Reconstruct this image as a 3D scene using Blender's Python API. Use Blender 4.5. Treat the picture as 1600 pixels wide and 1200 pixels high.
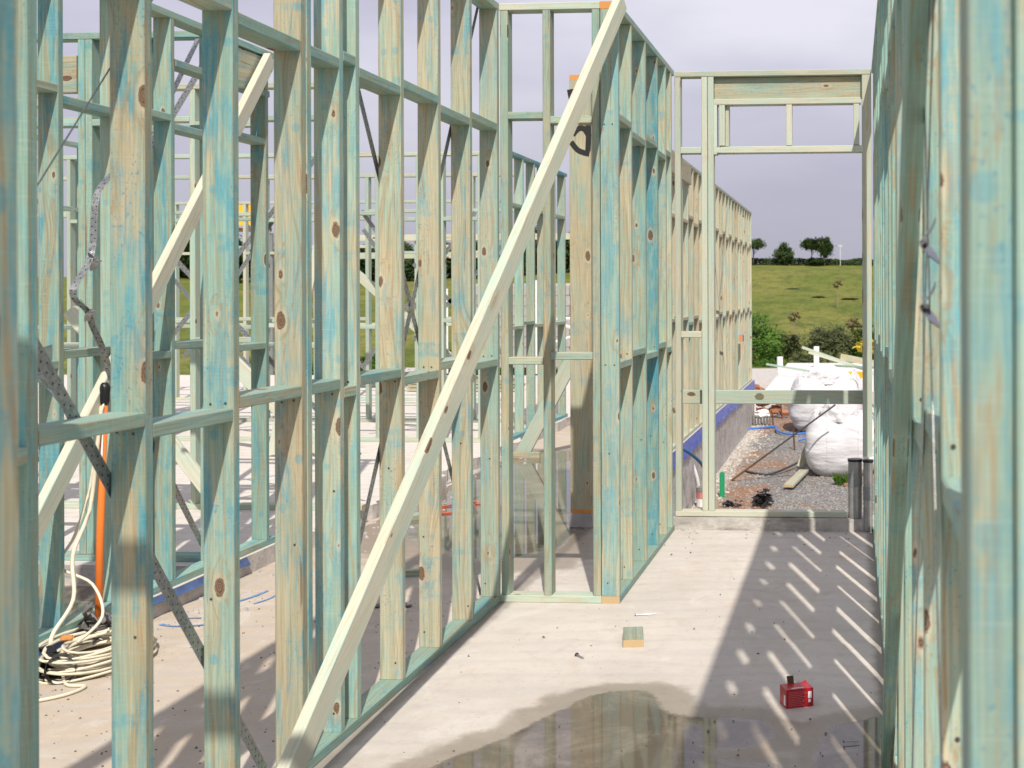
import bpy, bmesh, math, random
from mathutils import Vector, Matrix, noise
random.seed(7)
S = bpy.context.scene
for o in list(bpy.data.objects): bpy.data.objects.remove(o)
C = S.collection

# ------------------------------------------------------------------ camera
CAM_F, PPX, PPY, YAW, ROLL, EYE = 2010.0, 1192.5, 456.2, 0.0687, -0.003, 1.524
cd = bpy.data.cameras.new('camera'); cam = bpy.data.objects.new('camera', cd); C.objects.link(cam)
f = Vector((-math.sin(YAW), math.cos(YAW), 0)); r = Vector((math.cos(YAW), math.sin(YAW), 0)); u = Vector((0, 0, 1))
r2 = r*math.cos(ROLL)+u*math.sin(ROLL); u2 = u*math.cos(ROLL)-r*math.sin(ROLL)
m = Matrix((r2, u2, -f)).transposed().to_4x4(); m.translation = Vector((0, 0, EYE)); cam.matrix_world = m
cd.sensor_width = 36; cd.lens = CAM_F/1600*36
cd.shift_x = (800-PPX)/1600; cd.shift_y = (PPY-600)/1600
cd.clip_start = 0.05; cd.clip_end = 3000
cd.dof.use_dof = True; cd.dof.focus_distance = 6.3; cd.dof.aperture_fstop = 7.1
S.camera = cam

# ------------------------------------------------------------------ world, sun, exposure
SUN = Vector((-0.24, 0.88, -1.0)).normalized()
W = bpy.data.worlds.new('World'); S.world = W; W.use_nodes = True
nt = W.node_tree; nt.nodes.clear()
def N(t, typ, **k):
    n = t.nodes.new(typ)
    for a, b in k.items(): setattr(n, a, b)
    return n
wo = N(nt, 'ShaderNodeOutputWorld'); bg = N(nt, 'ShaderNodeBackground')
sky = N(nt, 'ShaderNodeTexSky', sky_type='NISHITA', sun_disc=False)
sky.sun_elevation = math.asin(-SUN.z); sky.sun_rotation = math.atan2(-SUN.x, -SUN.y)
tc = N(nt, 'ShaderNodeTexCoord'); mp = N(nt, 'ShaderNodeMapping'); mp.inputs['Scale'].default_value = (1, 1, 3.2)
nz = N(nt, 'ShaderNodeTexNoise'); nz.inputs['Scale'].default_value = 2.3; nz.inputs['Detail'].default_value = 5; nz.inputs['Roughness'].default_value = .5
cr = N(nt, 'ShaderNodeValToRGB'); cr.color_ramp.elements[0].position = .36; cr.color_ramp.elements[1].position = .64
cr.color_ramp.elements[0].color = (5.2, 5.0, 6.4, 1); cr.color_ramp.elements[1].color = (8.4, 8.2, 9.1, 1)
mx = N(nt, 'ShaderNodeMix', data_type='RGBA'); mx.inputs[0].default_value = .93
L = nt.links.new
L(tc.outputs['Generated'], mp.inputs[0]); L(mp.outputs[0], nz.inputs['Vector']); L(nz.outputs[0], cr.inputs[0])
sz = N(nt, 'ShaderNodeSeparateXYZ'); hz_ = N(nt, 'ShaderNodeMapRange', interpolation_type='SMOOTHSTEP'); hz_.inputs[1].default_value = -.02; hz_.inputs[2].default_value = .22
dk = N(nt, 'ShaderNodeMix', data_type='RGBA'); dk.inputs[6].default_value = (4.3, 4.2, 5.2, 1)
L(tc.outputs['Generated'], sz.inputs[0]); L(sz.outputs[2], hz_.inputs[0]); L(hz_.outputs[0], dk.inputs[0]); L(cr.outputs[0], dk.inputs[7])
L(sky.outputs[0], mx.inputs[6]); L(dk.outputs[2], mx.inputs[7]); L(mx.outputs[2], bg.inputs[0]); bg.inputs[1].default_value = .1
L(bg.outputs[0], wo.inputs[0])
sd = bpy.data.lights.new('sun', 'SUN'); sun = bpy.data.objects.new('sun', sd); C.objects.link(sun)
sd.energy = 4.8; sd.angle = math.radians(.6); sd.color = (1, .945, .86)
sun.rotation_euler = SUN.to_track_quat('-Z', 'Y').to_euler()
S.view_settings.view_transform = 'Standard'; S.view_settings.look = 'None'
S.view_settings.exposure = 0.03; S.view_settings.gamma = 1; S.view_settings.use_curve_mapping = False

# ------------------------------------------------------------------ material helpers
class T:
    """small node builder"""
    def __init__(s, name):
        s.m = bpy.data.materials.new(name); s.m.use_nodes = True; s.t = s.m.node_tree
        s.b = s.t.nodes['Principled BSDF']
    def n(s, typ, **k): return N(s.t, typ, **k)
    def l(s, a, b): s.t.links.new(a, b)
    def setin(s, sock, v):
        if hasattr(v, 'is_output'): s.l(v, sock)
        else: sock.default_value = v
    def math(s, op, a, b=0.0, c=0.0, clamp=False):
        n = s.n('ShaderNodeMath', operation=op, use_clamp=clamp)
        for i, v in enumerate((a, b, c)): s.setin(n.inputs[i], v)
        return n.outputs[0]
    def mix(s, fac, a, b, mode='MIX'):
        n = s.n('ShaderNodeMix', data_type='RGBA', blend_type=mode); s.setin(n.inputs[0], fac)
        for i, v in ((6, a), (7, b)):
            if isinstance(v, tuple) and len(v) == 3: v = v+(1,)
            s.setin(n.inputs[i], v)
        return n.outputs[2]
    def noise(s, vec, scale, detail=3, rough=.5, dist=0, col=False):
        n = s.n('ShaderNodeTexNoise'); s.l(vec, n.inputs['Vector']); n.inputs['Scale'].default_value = scale
        n.inputs['Detail'].default_value = detail; n.inputs['Roughness'].default_value = rough; n.inputs['Distortion'].default_value = dist
        return n.outputs[1 if col else 0]
    def ss(s, v, a, b, lo=0.0, hi=1.0):
        n = s.n('ShaderNodeMapRange', interpolation_type='SMOOTHSTEP'); s.setin(n.inputs[0], v)
        s.setin(n.inputs[1], a); s.setin(n.inputs[2], b); s.setin(n.inputs[3], lo); s.setin(n.inputs[4], hi)
        return n.outputs[0]
    def scale(s, vec, v):
        n = s.n('ShaderNodeMapping'); s.l(vec, n.inputs[0]); n.inputs['Scale'].default_value = v
        return n.outputs[0]
    def add(s, vec, v):
        n = s.n('ShaderNodeVectorMath', operation='ADD'); s.l(vec, n.inputs[0]); s.setin(n.inputs[1], v)
        return n.outputs[0]
    def obj(s): return s.n('ShaderNodeTexCoord').outputs['Object']
    def bump(s, h, strength, dist=.002):
        n = s.n('ShaderNodeBump'); s.l(h, n.inputs['Height']); n.inputs['Strength'].default_value = strength; n.inputs['Distance'].default_value = dist
        s.l(n.outputs[0], s.b.inputs['Normal'])
    def out(s, col, rough=.7, metal=0.0, spec=.4):
        s.setin(s.b.inputs['Base Color'], col if not isinstance(col, tuple) else col[:3]+(1,))
        s.setin(s.b.inputs['Roughness'], rough); s.setin(s.b.inputs['Metallic'], metal); s.b.inputs['Specular IOR Level'].default_value = spec
        return s.m

def mat_wood():
    t = T('treated_pine')
    info = t.n('ShaderNodeObjectInfo'); rnd = info.outputs['Random']
    sp = t.n('ShaderNodeSeparateColor'); t.l(info.outputs['Color'], sp.inputs[0])
    tanb, blueb, pale = sp.outputs[0], sp.outputs[1], sp.outputs[2]
    off = t.n('ShaderNodeCombineXYZ')
    t.l(t.math('MULTIPLY', rnd, 37.3), off.inputs[0]); t.l(t.math('MULTIPLY', rnd, 91.7), off.inputs[1]); t.l(t.math('MULTIPLY', rnd, 63.1), off.inputs[2])
    P = t.add(t.obj(), off.outputs[0])
    # knots: warped elongated cells, only a few of them hold a knot
    kv = t.n('ShaderNodeTexVoronoi', voronoi_dimensions='2D'); kv.inputs['Scale'].default_value = 1; kv.inputs['Randomness'].default_value = 1
    k0 = t.n('ShaderNodeSeparateXYZ'); t.l(P, k0.inputs[0]); kc0 = t.n('ShaderNodeCombineXYZ')
    t.l(t.math('MULTIPLY', k0.outputs[0], 9.0), kc0.inputs[0]); t.l(t.math('MULTIPLY', k0.outputs[2], 4.4), kc0.inputs[1]); t.l(kc0.outputs[0], kv.inputs['Vector'])
    ks = t.n('ShaderNodeSeparateColor'); t.l(kv.outputs['Color'], ks.inputs[0])
    nm = t.n('ShaderNodeSeparateXYZ'); t.l(t.n('ShaderNodeTexCoord').outputs['Normal'], nm.inputs[0])
    has = t.math('MULTIPLY', t.math('GREATER_THAN', ks.outputs[0], .72), t.math('GREATER_THAN', t.math('ABSOLUTE', nm.outputs[1]), .5))
    kd = kv.outputs['Distance']
    kr = t.math('MULTIPLY_ADD', t.math('POWER', ks.outputs[1], 2.2), .13, .022)
    bend = t.math('MULTIPLY', t.math('MULTIPLY', t.ss(kd, 0.0, .5, 1.0, 0.0), has), .035)
    # growth rings / grain lines bending round the knots
    sx = t.n('ShaderNodeSeparateXYZ'); t.l(P, sx.inputs[0])
    wob = t.noise(t.scale(P, (2.5, 2.5, .7)), 1.6, 2)
    gx = t.math('ADD', t.math('ADD', sx.outputs[0], bend), t.math('MULTIPLY', wob, .20))
    gv = t.n('ShaderNodeCombineXYZ'); t.l(gx, gv.inputs[0]); t.l(t.math('ADD', sx.outputs[1], bend), gv.inputs[1]); t.l(t.math('MULTIPLY', sx.outputs[2], .014), gv.inputs[2])
    ring = t.noise(gv.outputs[0], 85, 3, .62)
    rl = t.ss(ring, .5, .66)
    fine = t.noise(t.scale(P, (230, 230, 5)), 1, 2, .6)
    wc = t.mix(t.noise(t.scale(P, (5, 5, .8)), 1.3, 3), (.575, .48, .305), (.455, .395, .245))
    wc = t.mix(t.math('MULTIPLY', t.ss(t.noise(t.scale(P, (4, 4, .9)), 1.6, 4, .6), .48, .70), .65), wc, (.53, .385, .20))
    wc = t.mix(t.math('MULTIPLY', rl, .78), wc, (.40, .235, .105))
    wc = t.mix(t.math('MULTIPLY', t.ss(fine, .40, .75), .22), wc, (.62, .56, .42))
    wc = t.mix(t.math('MULTIPLY', t.ss(fine, .60, .35), .32), wc, (.24, .20, .12))
    # thin streaks that tear every stain edge along the grain
    s1 = t.noise(t.scale(P, (120, 120, 4.5)), 1, 3, .7); s2 = t.noise(t.scale(P, (34, 34, 1.8)), 1, 4, .65)
    saw = t.noise(t.scale(P, (9, 9, 260)), 1, 2, .6)
    tear = t.math('ADD', t.math('MULTIPLY', t.math('SUBTRACT', s1, .5), .30), t.math('ADD', t.math('MULTIPLY', t.math('SUBTRACT', s2, .5), .38), t.math('MULTIPLY', t.math('SUBTRACT', saw, .5), .16)))
    pn = t.math('ADD', t.math('MULTIPLY', t.noise(t.scale(P, (8, 8, 1.7)), 1.35, 5, .6), .72), t.math('MULTIPLY', t.noise(t.scale(P, (.8, .8, .55)), 1.2, 1), .28))
    pm = t.ss(t.math('ADD', t.math('SUBTRACT', pn, t.math('MULTIPLY', t.math('SUBTRACT', tanb, .60), .34)), tear), .34, .62, .10, 1.0)
    col = t.mix(pm, wc, t.mix(1.0, wc, (.52, .99, 1.30), 'MULTIPLY'))
    col = t.mix(t.math('MULTIPLY', t.math('MULTIPLY', rl, pm), .38), col, (.52, .34, .17))
    # blue dye: smears, stacking bands across the board, round roller dots
    sm = t.noise(t.scale(P, (13, 13, 3.0)), 1.3, 6, .68)
    b1 = t.ss(t.math('ADD', t.math('ADD', sm, t.math('MULTIPLY', t.math('SUBTRACT', blueb, .5), .24)), t.math('MULTIPLY', tear, .8)), .50, .72)
    bz = t.n('ShaderNodeCombineXYZ'); t.l(t.math('ADD', sx.outputs[2], t.math('MULTIPLY', wob, .03)), bz.inputs[2]); t.l(rnd, bz.inputs[0])
    b2 = t.ss(t.noise(bz.outputs[0], 4.6, 2, .6), .60, .64)
    b2 = t.math('MULTIPLY', b2, t.ss(t.math('ADD', t.noise(P, 26, 4, .7), tear), .38, .62))
    dv = t.n('ShaderNodeTexVoronoi'); dv.inputs['Scale'].default_value = 1; t.l(t.scale(P, (21, 21, 19)), dv.inputs['Vector'])
    ds = t.n('ShaderNodeSeparateColor'); t.l(dv.outputs['Color'], ds.inputs[0])
    dd = t.math('ADD', dv.outputs['Distance'], t.math('MULTIPLY', tear, .35))
    dm = t.math('MULTIPLY', t.ss(dd, .20, .38, 1.0, 0.0), t.math('GREATER_THAN', ds.outputs[0], .82))
    bl = t.math('MAXIMUM', t.math('MAXIMUM', t.math('MULTIPLY', b1, .85), t.math('MULTIPLY', b2, .75)), t.math('MULTIPLY', dm, .55))
    bl = t.math('MULTIPLY', bl, t.math('MULTIPLY_ADD', blueb, .85, .38), clamp=True)
    bl = t.math('MULTIPLY', bl, t.math('SUBTRACT', 1.0, t.math('MULTIPLY', pale, .85)))
    bcol = t.mix(.35, t.mix(1.0, wc, (.15, .78, 1.50), 'MULTIPLY'), (.065, .32, .44))
    col = t.mix(bl, col, bcol)
    # dull drag marks and thin resin cracks along the grain
    dg = t.noise(t.scale(P, (22, 22, 2.4)), 1.2, 6, .72)
    col = t.mix(t.math('MULTIPLY', t.ss(dg, .46, .70), .45), col, (.27, .33, .27))
    ck = t.noise(t.scale(P, (70, 70, 1.6)), 1.0, 2, .5)
    col = t.mix(t.math('MULTIPLY', t.ss(ck, .715, .735), .65), col, (.15, .065, .03))
    # small dark blue specks in clusters, saw chatter
    spk = t.math('MULTIPLY', t.ss(t.noise(t.scale(P, (170, 170, 120)), 1, 1), .64, .70), t.ss(t.noise(t.scale(P, (9, 9, 3.5)), 1, 2), .50, .60))
    col = t.mix(t.math('MULTIPLY', spk, .60), col, (.03, .20, .33))
    col = t.mix(t.math('MULTIPLY', t.ss(saw, .52, .78), .22), col, (.62, .60, .48))
    # pale boards
    plc = t.mix(t.ss(t.math('ADD', pn, tear), .35, .7), (.60, .575, .455), (.47, .57, .475))
    plc = t.mix(t.math('MULTIPLY', rl, .40), plc, (.50, .42, .27)); plc = t.mix(t.math('MULTIPLY', t.ss(fine, .45, .7), .25), plc, (.68, .68, .58))
    col = t.mix(t.math('MULTIPLY', pale, .88), col, plc)
    # knots on top
    edge = t.math('ADD', kd, t.math('MULTIPLY', t.math('SUBTRACT', t.noise(P, 48, 3, .7), .5), .11))
    k1 = t.math('MULTIPLY', t.ss(t.math('SUBTRACT', edge, kr), -.02, .012, 1.0, 0.0), has)
    rk = t.math('SINE', t.math('MULTIPLY', edge, 150.0))
    kc = t.mix(t.ss(rk, -1.0, 1.0), (.055, .026, .015), (.215, .115, .060))
    halo = t.math('MULTIPLY', t.ss(t.math('SUBTRACT', edge, kr), 0.0, .11, 1.0, 0.0), has)
    col = t.mix(t.math('MULTIPLY', halo, .50), col, (.60, .52, .37))
    tail = t.math('MULTIPLY', t.ss(kd, .05, .40, 1.0, 0.0), t.math('MULTIPLY', has, t.ss(s2, .50, .62)))
    col = t.mix(t.math('MULTIPLY', tail, .55), col, (.36, .20, .09))
    col = t.mix(t.math('MULTIPLY', k1, .90), col, kc)
    br = t.math('MULTIPLY_ADD', rnd, .26, .79)
    hv = t.n('ShaderNodeHueSaturation'); t.l(col, hv.inputs['Color']); t.l(br, hv.inputs['Value'])
    h = t.math('ADD', t.math('MULTIPLY', fine, .5), t.math('ADD', t.math('MULTIPLY', ring, .4), t.math('MULTIPLY', k1, -.6)))
    t.bump(h, .45, .0018)
    return t.out(hv.outputs[0], t.math('MULTIPLY_ADD', fine, .2, .58), 0.0, .35)

def mat_end(name, c1, c2):
    t = T(name); P = t.obj()
    w = t.n('ShaderNodeTexWave', wave_type='RINGS', rings_direction='Z'); w.inputs['Scale'].default_value = 40; w.inputs['Distortion'].default_value = 2
    t.l(P, w.inputs['Vector'])
    c = t.mix(w.outputs['Fac'], c1, c2); c = t.mix(t.math('MULTIPLY', t.noise(P, 90, 3), .5), c, (.35, .28, .16))
    return t.out(c, .8)

def concrete_color(t, P):
    big = t.noise(P, .8, 5, .6); mid = t.noise(P, 4.2, 6, .65, .6)
    c = t.mix(t.ss(big, .3, .7), (.600, .543, .478), (.500, .458, .408))
    c = t.mix(t.math('MULTIPLY', t.ss(mid, .45, .75), .45), c, (.62, .58, .52))
    st = t.noise(t.scale(P, (1.6, .55, 1)), 1.7, 5, .7, 1.2)
    c = t.mix(t.math('MULTIPLY', t.ss(st, .52, .70), .42), c, (.50, .375, .265))
    # trodden-in clay in the room left of the wall
    sx = t.n('ShaderNodeSeparateXYZ'); t.l(P, sx.inputs[0])
    left = t.math('MULTIPLY', t.ss(sx.outputs[0], -1.6, -2.3, 0.0, 1.0), t.math('LESS_THAN', sx.outputs[2], .05))
    c = t.mix(t.math('MULTIPLY', t.math('GREATER_THAN', sx.outputs[2], .05), .55), c, (.70, .655, .60))
    c = t.mix(t.math('MULTIPLY', left, t.ss(mid, .30, .62, .30, .78)), c, (.47, .375, .275))
    # trowel arcs and fine rusty scratches
    scr = t.noise(t.scale(P, (1.3, 26, 1)), 1.4, 3, .5, 1.6)
    c = t.mix(t.math('MULTIPLY', t.ss(scr, .66, .74), .18), c, (.52, .33, .18))
    tw = t.n('ShaderNodeTexWave', wave_type='RINGS', rings_direction='Z'); tw.inputs['Scale'].default_value = 1.1; tw.inputs['Distortion'].default_value = 7; tw.inputs['Detail'].default_value = 3
    t.l(t.scale(P, (1, 1.6, 1)), tw.inputs['Vector'])
    c = t.mix(t.math('MULTIPLY', t.ss(tw.outputs['Fac'], .55, 1.0), .16), c, (.36, .35, .345))
    bl_ = t.noise(P, 13, 5, .75)
    c = t.mix(t.math('MULTIPLY', t.ss(bl_, .50, .72), .42), c, (.40, .35, .29))
    dust = t.noise(t.scale(P, (1.1, .8, 1)), 2.6, 6, .72, .9)
    c = t.mix(t.math('MULTIPLY', t.ss(dust, .54, .66), .38), c, (.43, .375, .31)); c = t.mix(t.math('MULTIPLY', t.ss(dust, .44, .34), .35), c, (.66, .63, .57))
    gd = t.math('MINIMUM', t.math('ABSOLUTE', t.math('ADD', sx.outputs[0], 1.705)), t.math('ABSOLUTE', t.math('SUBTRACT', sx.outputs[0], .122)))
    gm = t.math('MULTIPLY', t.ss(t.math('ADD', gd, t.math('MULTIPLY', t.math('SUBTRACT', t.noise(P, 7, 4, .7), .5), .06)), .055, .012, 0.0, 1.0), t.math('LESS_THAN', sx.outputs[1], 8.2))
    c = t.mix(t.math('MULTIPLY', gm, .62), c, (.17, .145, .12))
    pit = t.noise(P, 85, 2, .6)
    c = t.mix(t.math('MULTIPLY', t.ss(pit, .67, .76), .40), c, (.20, .17, .14))
    gr = t.noise(P, 300, 2, .7)
    c = t.mix(t.math('MULTIPLY', t.ss(gr, .35, .75), .16), c, (.30, .27, .24))
    return c, mid, pit, gr

def mat_concrete():
    t = T('slab_concrete'); P = t.obj(); c, mid, pit, gr = concrete_color(t, P)
    at = t.n('ShaderNodeAttribute', attribute_type='GEOMETRY', attribute_name='wet')
    isw = t.n('ShaderNodeAttribute', attribute_type='GEOMETRY', attribute_name='wetzone').outputs['Fac']
    d = t.math('SUBTRACT', t.math('MULTIPLY', at.outputs['Fac'], 1.0), 1.0)
    n1 = t.math('SUBTRACT', t.noise(P, 5.5, 5, .62), .5); n2 = t.math('SUBTRACT', t.noise(P, 34, 4, .7), .5); n3 = t.math('SUBTRACT', t.noise(P, 2.1, 3, .5), .5)
    rag = t.math('ADD', t.math('MULTIPLY', n1, .10), t.math('MULTIPLY', n2, .030))
    damp = t.ss(t.math('ADD', t.math('ADD', d, t.math('MULTIPLY', rag, 1.3)), t.math('MULTIPLY', n3, .16)), -.115, -.060)
    damp2 = t.ss(t.math('ADD', d, rag), -.20, .0)
    water = t.ss(t.math('ADD', d, t.math('MULTIPLY', rag, .75)), -.010, .012)
    damp = t.math('MULTIPLY', damp, isw); damp2 = t.math('MULTIPLY', damp2, isw); water = t.math('MULTIPLY', water, isw)
    c = t.mix(t.math('MULTIPLY', damp2, .35), c, t.mix(1.0, c, (.80, .75, .68), 'MULTIPLY'))
    c = t.mix(damp, c, t.mix(1.0, c, (.63, .60, .56), 'MULTIPLY'))
    silt = t.ss(t.noise(P, 3.2, 6, .7, .8), .42, .66)
    wcol = t.mix(silt, (.120, .098, .072), (.215, .180, .138)); wcol = t.mix(t.math('MULTIPLY', t.ss(gr, .62, .70), .6), wcol, (.05, .04, .03))
    c = t.mix(water, c, wcol)
    h = t.math('ADD', t.math('MULTIPLY', mid, .8), t.math('ADD', t.math('MULTIPLY', pit, -.5), t.math('MULTIPLY', gr, .35)))
    keep = t.math('SUBTRACT', 1.0, t.math('MULTIPLY', water, .985))
    rip = t.math('MULTIPLY', t.noise(P, 11, 2), t.math('MULTIPLY', water, .03))
    t.bump(t.math('ADD', t.math('MULTIPLY', h, keep), rip), .4, .005)
    ro = t.math('MULTIPLY_ADD', damp, -.38, .80); ro = t.math('MULTIPLY_ADD', water, t.math('SUBTRACT', .03, ro), ro)
    m = t.out(c, ro, 0.0, .5); t.b.inputs['IOR'].default_value = 1.42
    return m
def mat_wet(name, dark, rough, bump):
    t = T(name); P = t.obj(); c, mid, pit, gr = concrete_color(t, P)
    c = t.mix(1.0, c, dark, 'MULTIPLY'); t.bump(gr, bump, .004)
    return t.out(c, rough, 0.0, .5)
def mat_slab_edge():
    t = T('rough_concrete'); P = t.obj()
    a = t.noise(P, 6, 6, .7); b = t.noise(t.scale(P, (1, 1, 6)), 3, 4)
    c = t.mix(t.ss(a, .35, .65), (.55, .52, .48), (.38, .35, .32)); c = t.mix(t.math('MULTIPLY', t.ss(b, .58, .7), .45), c, (.15, .125, .105))
    t.bump(t.noise(P, 40, 6, .7), .8, .01)
    return t.out(c, .9)
def mat_simple(name, col, rough=.6, metal=0.0, var=.25, scale=30, bump=.2, spec=.4):
    t = T(name); P = t.obj(); a = t.noise(P, scale, 4, .6)
    c = t.mix(t.math('MULTIPLY', t.ss(a, .3, .7), var), col, tuple(x*.45 for x in col))
    if bump: t.bump(a, bump, .003)
    return t.out(c, rough, metal, spec)
def mat_strap():
    t = T('galvanised_strap'); P = t.obj(); s = t.n('ShaderNodeSeparateXYZ'); t.l(P, s.inputs[0])
    def dots(sh, xo):
        fz = t.math('SUBTRACT', t.math('FRACT', t.math('ADD', t.math('DIVIDE', s.outputs[2], .034), sh)), .5)
        dz = t.math('MULTIPLY', fz, .034); dx = t.math('SUBTRACT', s.outputs[0], xo)
        d = t.math('SQRT', t.math('ADD', t.math('MULTIPLY', dz, dz), t.math('MULTIPLY', dx, dx)))
        return t.math('LESS_THAN', d, .0028)
    h = t.math('MAXIMUM', dots(0, .007), dots(.5, -.007))
    a = t.noise(P, 70, 5, .75)
    c = t.mix(t.ss(a, .35, .65), (.40, .41, .42), (.22, .235, .24)); c = t.mix(h, c, (.02, .02, .02))
    t.bump(a, .2, .002)
    return t.out(c, .42, .75)
def mat_gravel():
    t = T('yard_gravel_mat'); P = t.obj()
    v = t.n('ShaderNodeTexVoronoi'); v.inputs['Scale'].default_value = 42; t.l(P, v.inputs['Vector'])
    vs = t.n('ShaderNodeSeparateColor'); t.l(v.outputs['Color'], vs.inputs[0])
    c = t.mix(vs.outputs[0], (.20, .19, .18), (.37, .35, .33))
    c = t.mix(t.math('GREATER_THAN', vs.outputs[1], .92), c, (.55, .53, .50))
    c = t.mix(t.math('MULTIPLY', t.ss(v.outputs['Distance'], .3, .7), .5), c, (.06, .05, .045))
    soil = t.ss(t.noise(t.scale(P, (.75, .36, 1)), 1.05, 6, .65, .4), .49, .56)
    sc = t.mix(t.noise(P, 18, 5, .7), (.30, .125, .055), (.40, .22, .12))
    c = t.mix(t.math('MULTIPLY', soil, t.ss(t.noise(P, 12, 4, .7), .3, .6, .45, 1)), c, sc)
    # lime splashed beside the slab of the wing
    s = t.n('ShaderNodeSeparateXYZ'); t.l(P, s.inputs[0])
    e = t.math('ADD', s.outputs[0], t.math('MULTIPLY', t.noise(P, 2.3, 5, .7), .7))
    wl = t.ss(e, -1.0, -1.32, 0.0, 1.0)
    wl = t.math('MULTIPLY', wl, t.ss(t.noise(P, 16, 5, .75), .34, .50))
    c = t.mix(t.math('MULTIPLY', wl, .85), c, (.70, .67, .62))
    t.bump(v.outputs['Distance'], .9, .03)
    return t.out(c, .9)
def mat_grass():
    t = T('pasture_grass'); P = t.obj()
    a = t.noise(t.scale(P, (.05, .012, .1)), 1, 7, .68); b = t.noise(t.scale(P, (.35, .12, .3)), 1, 6, .7)
    c = t.mix(t.ss(a, .35, .65), (.135, .168, .030), (.225, .215, .055))
    c = t.mix(t.math('MULTIPLY', t.ss(b, .42, .66), .70), c, (.070, .105, .022))
    d = t.noise(t.scale(P, (.05, .010, .1)), 1.7, 5, .7)
    c = t.mix(t.math('MULTIPLY', t.ss(d, .60, .70), .55), c, (.21, .15, .07))
    e = t.noise(t.scale(P, (.05, .030, .1)), 2.9, 5, .7)
    c = t.mix(t.math('MULTIPLY', t.ss(e, .64, .70), .8), c, (.03, .05, .014))
    g = t.noise(t.scale(P, (1.6, .5, 1)), 1, 5, .75); c = t.mix(t.math('MULTIPLY', t.ss(g, .48, .66), .5), c, (.045, .07, .016)); t.bump(g, .8, .5)
    return t.out(c, .95, 0.0, .1)
def mat_leaf(name, c1, c2):
    t = T(name); P = t.obj(); i = t.n('ShaderNodeObjectInfo')
    a = t.noise(P, .9, 3, .6); b = t.noise(P, 8, 2, .6)
    c = t.mix(t.ss(a, .35, .65), c1, c2); c = t.mix(t.math('MULTIPLY', b, .4), c, tuple(x*1.6 for x in c2))
    return t.out(c, .8, 0.0, .15)
def mat_bag():
    t = T('woven_bag_white'); P = t.obj()
    a = t.noise(t.scale(P, (4, 4, 12)), 1.6, 4, .6, .6); w = t.noise(t.scale(P, (1.5, 1.5, 30)), 1, 2)
    c = t.mix(t.math('MULTIPLY', t.ss(a, .5, .75), .3), (.63, .625, .64), (.45, .43, .42))
    s = t.n('ShaderNodeSeparateXYZ'); t.l(P, s.inputs[0])
    seam = t.math('LESS_THAN', t.math('ABSOLUTE', t.math('SUBTRACT', t.math('FRACT', t.math('MULTIPLY', s.outputs[0], 2.6)), .5)), .018)
    c = t.mix(t.math('MULTIPLY', seam, .35), c, (.42, .40, .40))
    low = t.ss(t.math('ADD', s.outputs[2], t.math('MULTIPLY', a, .12)), .05, .15, 1.0, 0.0)
    c = t.mix(t.math('MULTIPLY', low, .55), c, (.33, .22, .15))
    t.bump(t.math('ADD', t.math('MULTIPLY', a, .9), t.math('MULTIPLY', w, .35)), .6, .02)
    return t.out(c, .75, 0.0, .25)
def mat_membrane():
    t = T('blue_membrane'); P = t.obj(); a = t.noise(t.scale(P, (3, 14, 8)), 1.5, 4, .6, .5)
    c = t.mix(t.ss(a, .4, .7), (.035, .075, .46), (.06, .14, .60)); c = t.mix(t.math('MULTIPLY', t.ss(t.noise(P, 22, 5, .7), .5, .62), .45), c, (.25, .25, .27)); t.bump(a, .8, .02)
    return t.out(c, .35)

WOOD = mat_wood(); ENDG = mat_end('sawn_end', (.60, .44, .25), (.45, .30, .15)); ORNG = mat_end('orange_end', (.62, .22, .035), (.72, .30, .06))
CONC = mat_concrete(); EDGE = mat_slab_edge()
POND = mat_wet('standing_water', (.36, .33, .285), .028, .03); WET = mat_wet('damp_concrete', (.62, .57, .51), .42, .2)
STRAP = mat_strap(); STEEL = mat_simple('zinc_steel', (.45, .46, .47), .35, .8, .3, 60, .1)
NAIL = mat_simple('nail_steel', (.10, .09, .08), .5, .6, .2)
GRAVEL = mat_gravel(); GRASS = mat_grass(); BAG = mat_bag(); BLUE = mat_membrane()
ORANGE = mat_simple('orange_conduit', (.80, .20, .03), .4, 0, .15, 12, 0); CREAM = mat_simple('cream_cable', (.74, .68, .52), .5, 0, .25, 25, .05)
TAPE = mat_simple('black_tape', (.014, .014, .015), .35, 0, .3, 60, .5); WHITE = mat_simple('white_plastic', (.80, .80, .78), .45, 0, .12, 12, .05)
GREYP = mat_simple('grey_plastic', (.21, .22, .22), .4, 0, .4, 20, .3); RAG = mat_simple('grey_rag', (.20, .185, .175), .9, 0, .6, 30, .9)
RED = mat_simple('red_card', (.40, .010, .018), .38, 0, .15, 14, .03); REDT = mat_simple('pale_print', (.78, .60, .60), .5, 0, .1, 10, 0)
CARD = mat_simple('brown_card', (.085, .052, .028), .8, 0, .3); PINK = mat_simple('faded_red_label', (.62, .24, .22), .6, 0, .4, 18, .1)
BRICK = mat_simple('clay_brick', (.42, .185, .10), .9, 0, .5, 25, .6); BLOCK = mat_simple('grey_block', (.42, .40, .39), .95, 0, .4, 12, .7)
RUST = mat_simple('rusty_steel', (.17, .085, .045), .75, .4, .5, 30, .3); DARKM = mat_simple('dark_steel', (.10, .095, .09), .45, .6, .4)
BPLAS = mat_simple('black_plastic', (.016, .017, .019), .3, 0, .3, 20, .4); BPIPE = mat_simple('blue_pipe', (.035, .11, .22), .4, 0, .2)
BTAPE = mat_simple('blue_tape', (.04, .20, .68), .5, 0, .2); GREEN = mat_simple('green_plastic', (.02, .30, .13), .45, 0, .2)
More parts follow.
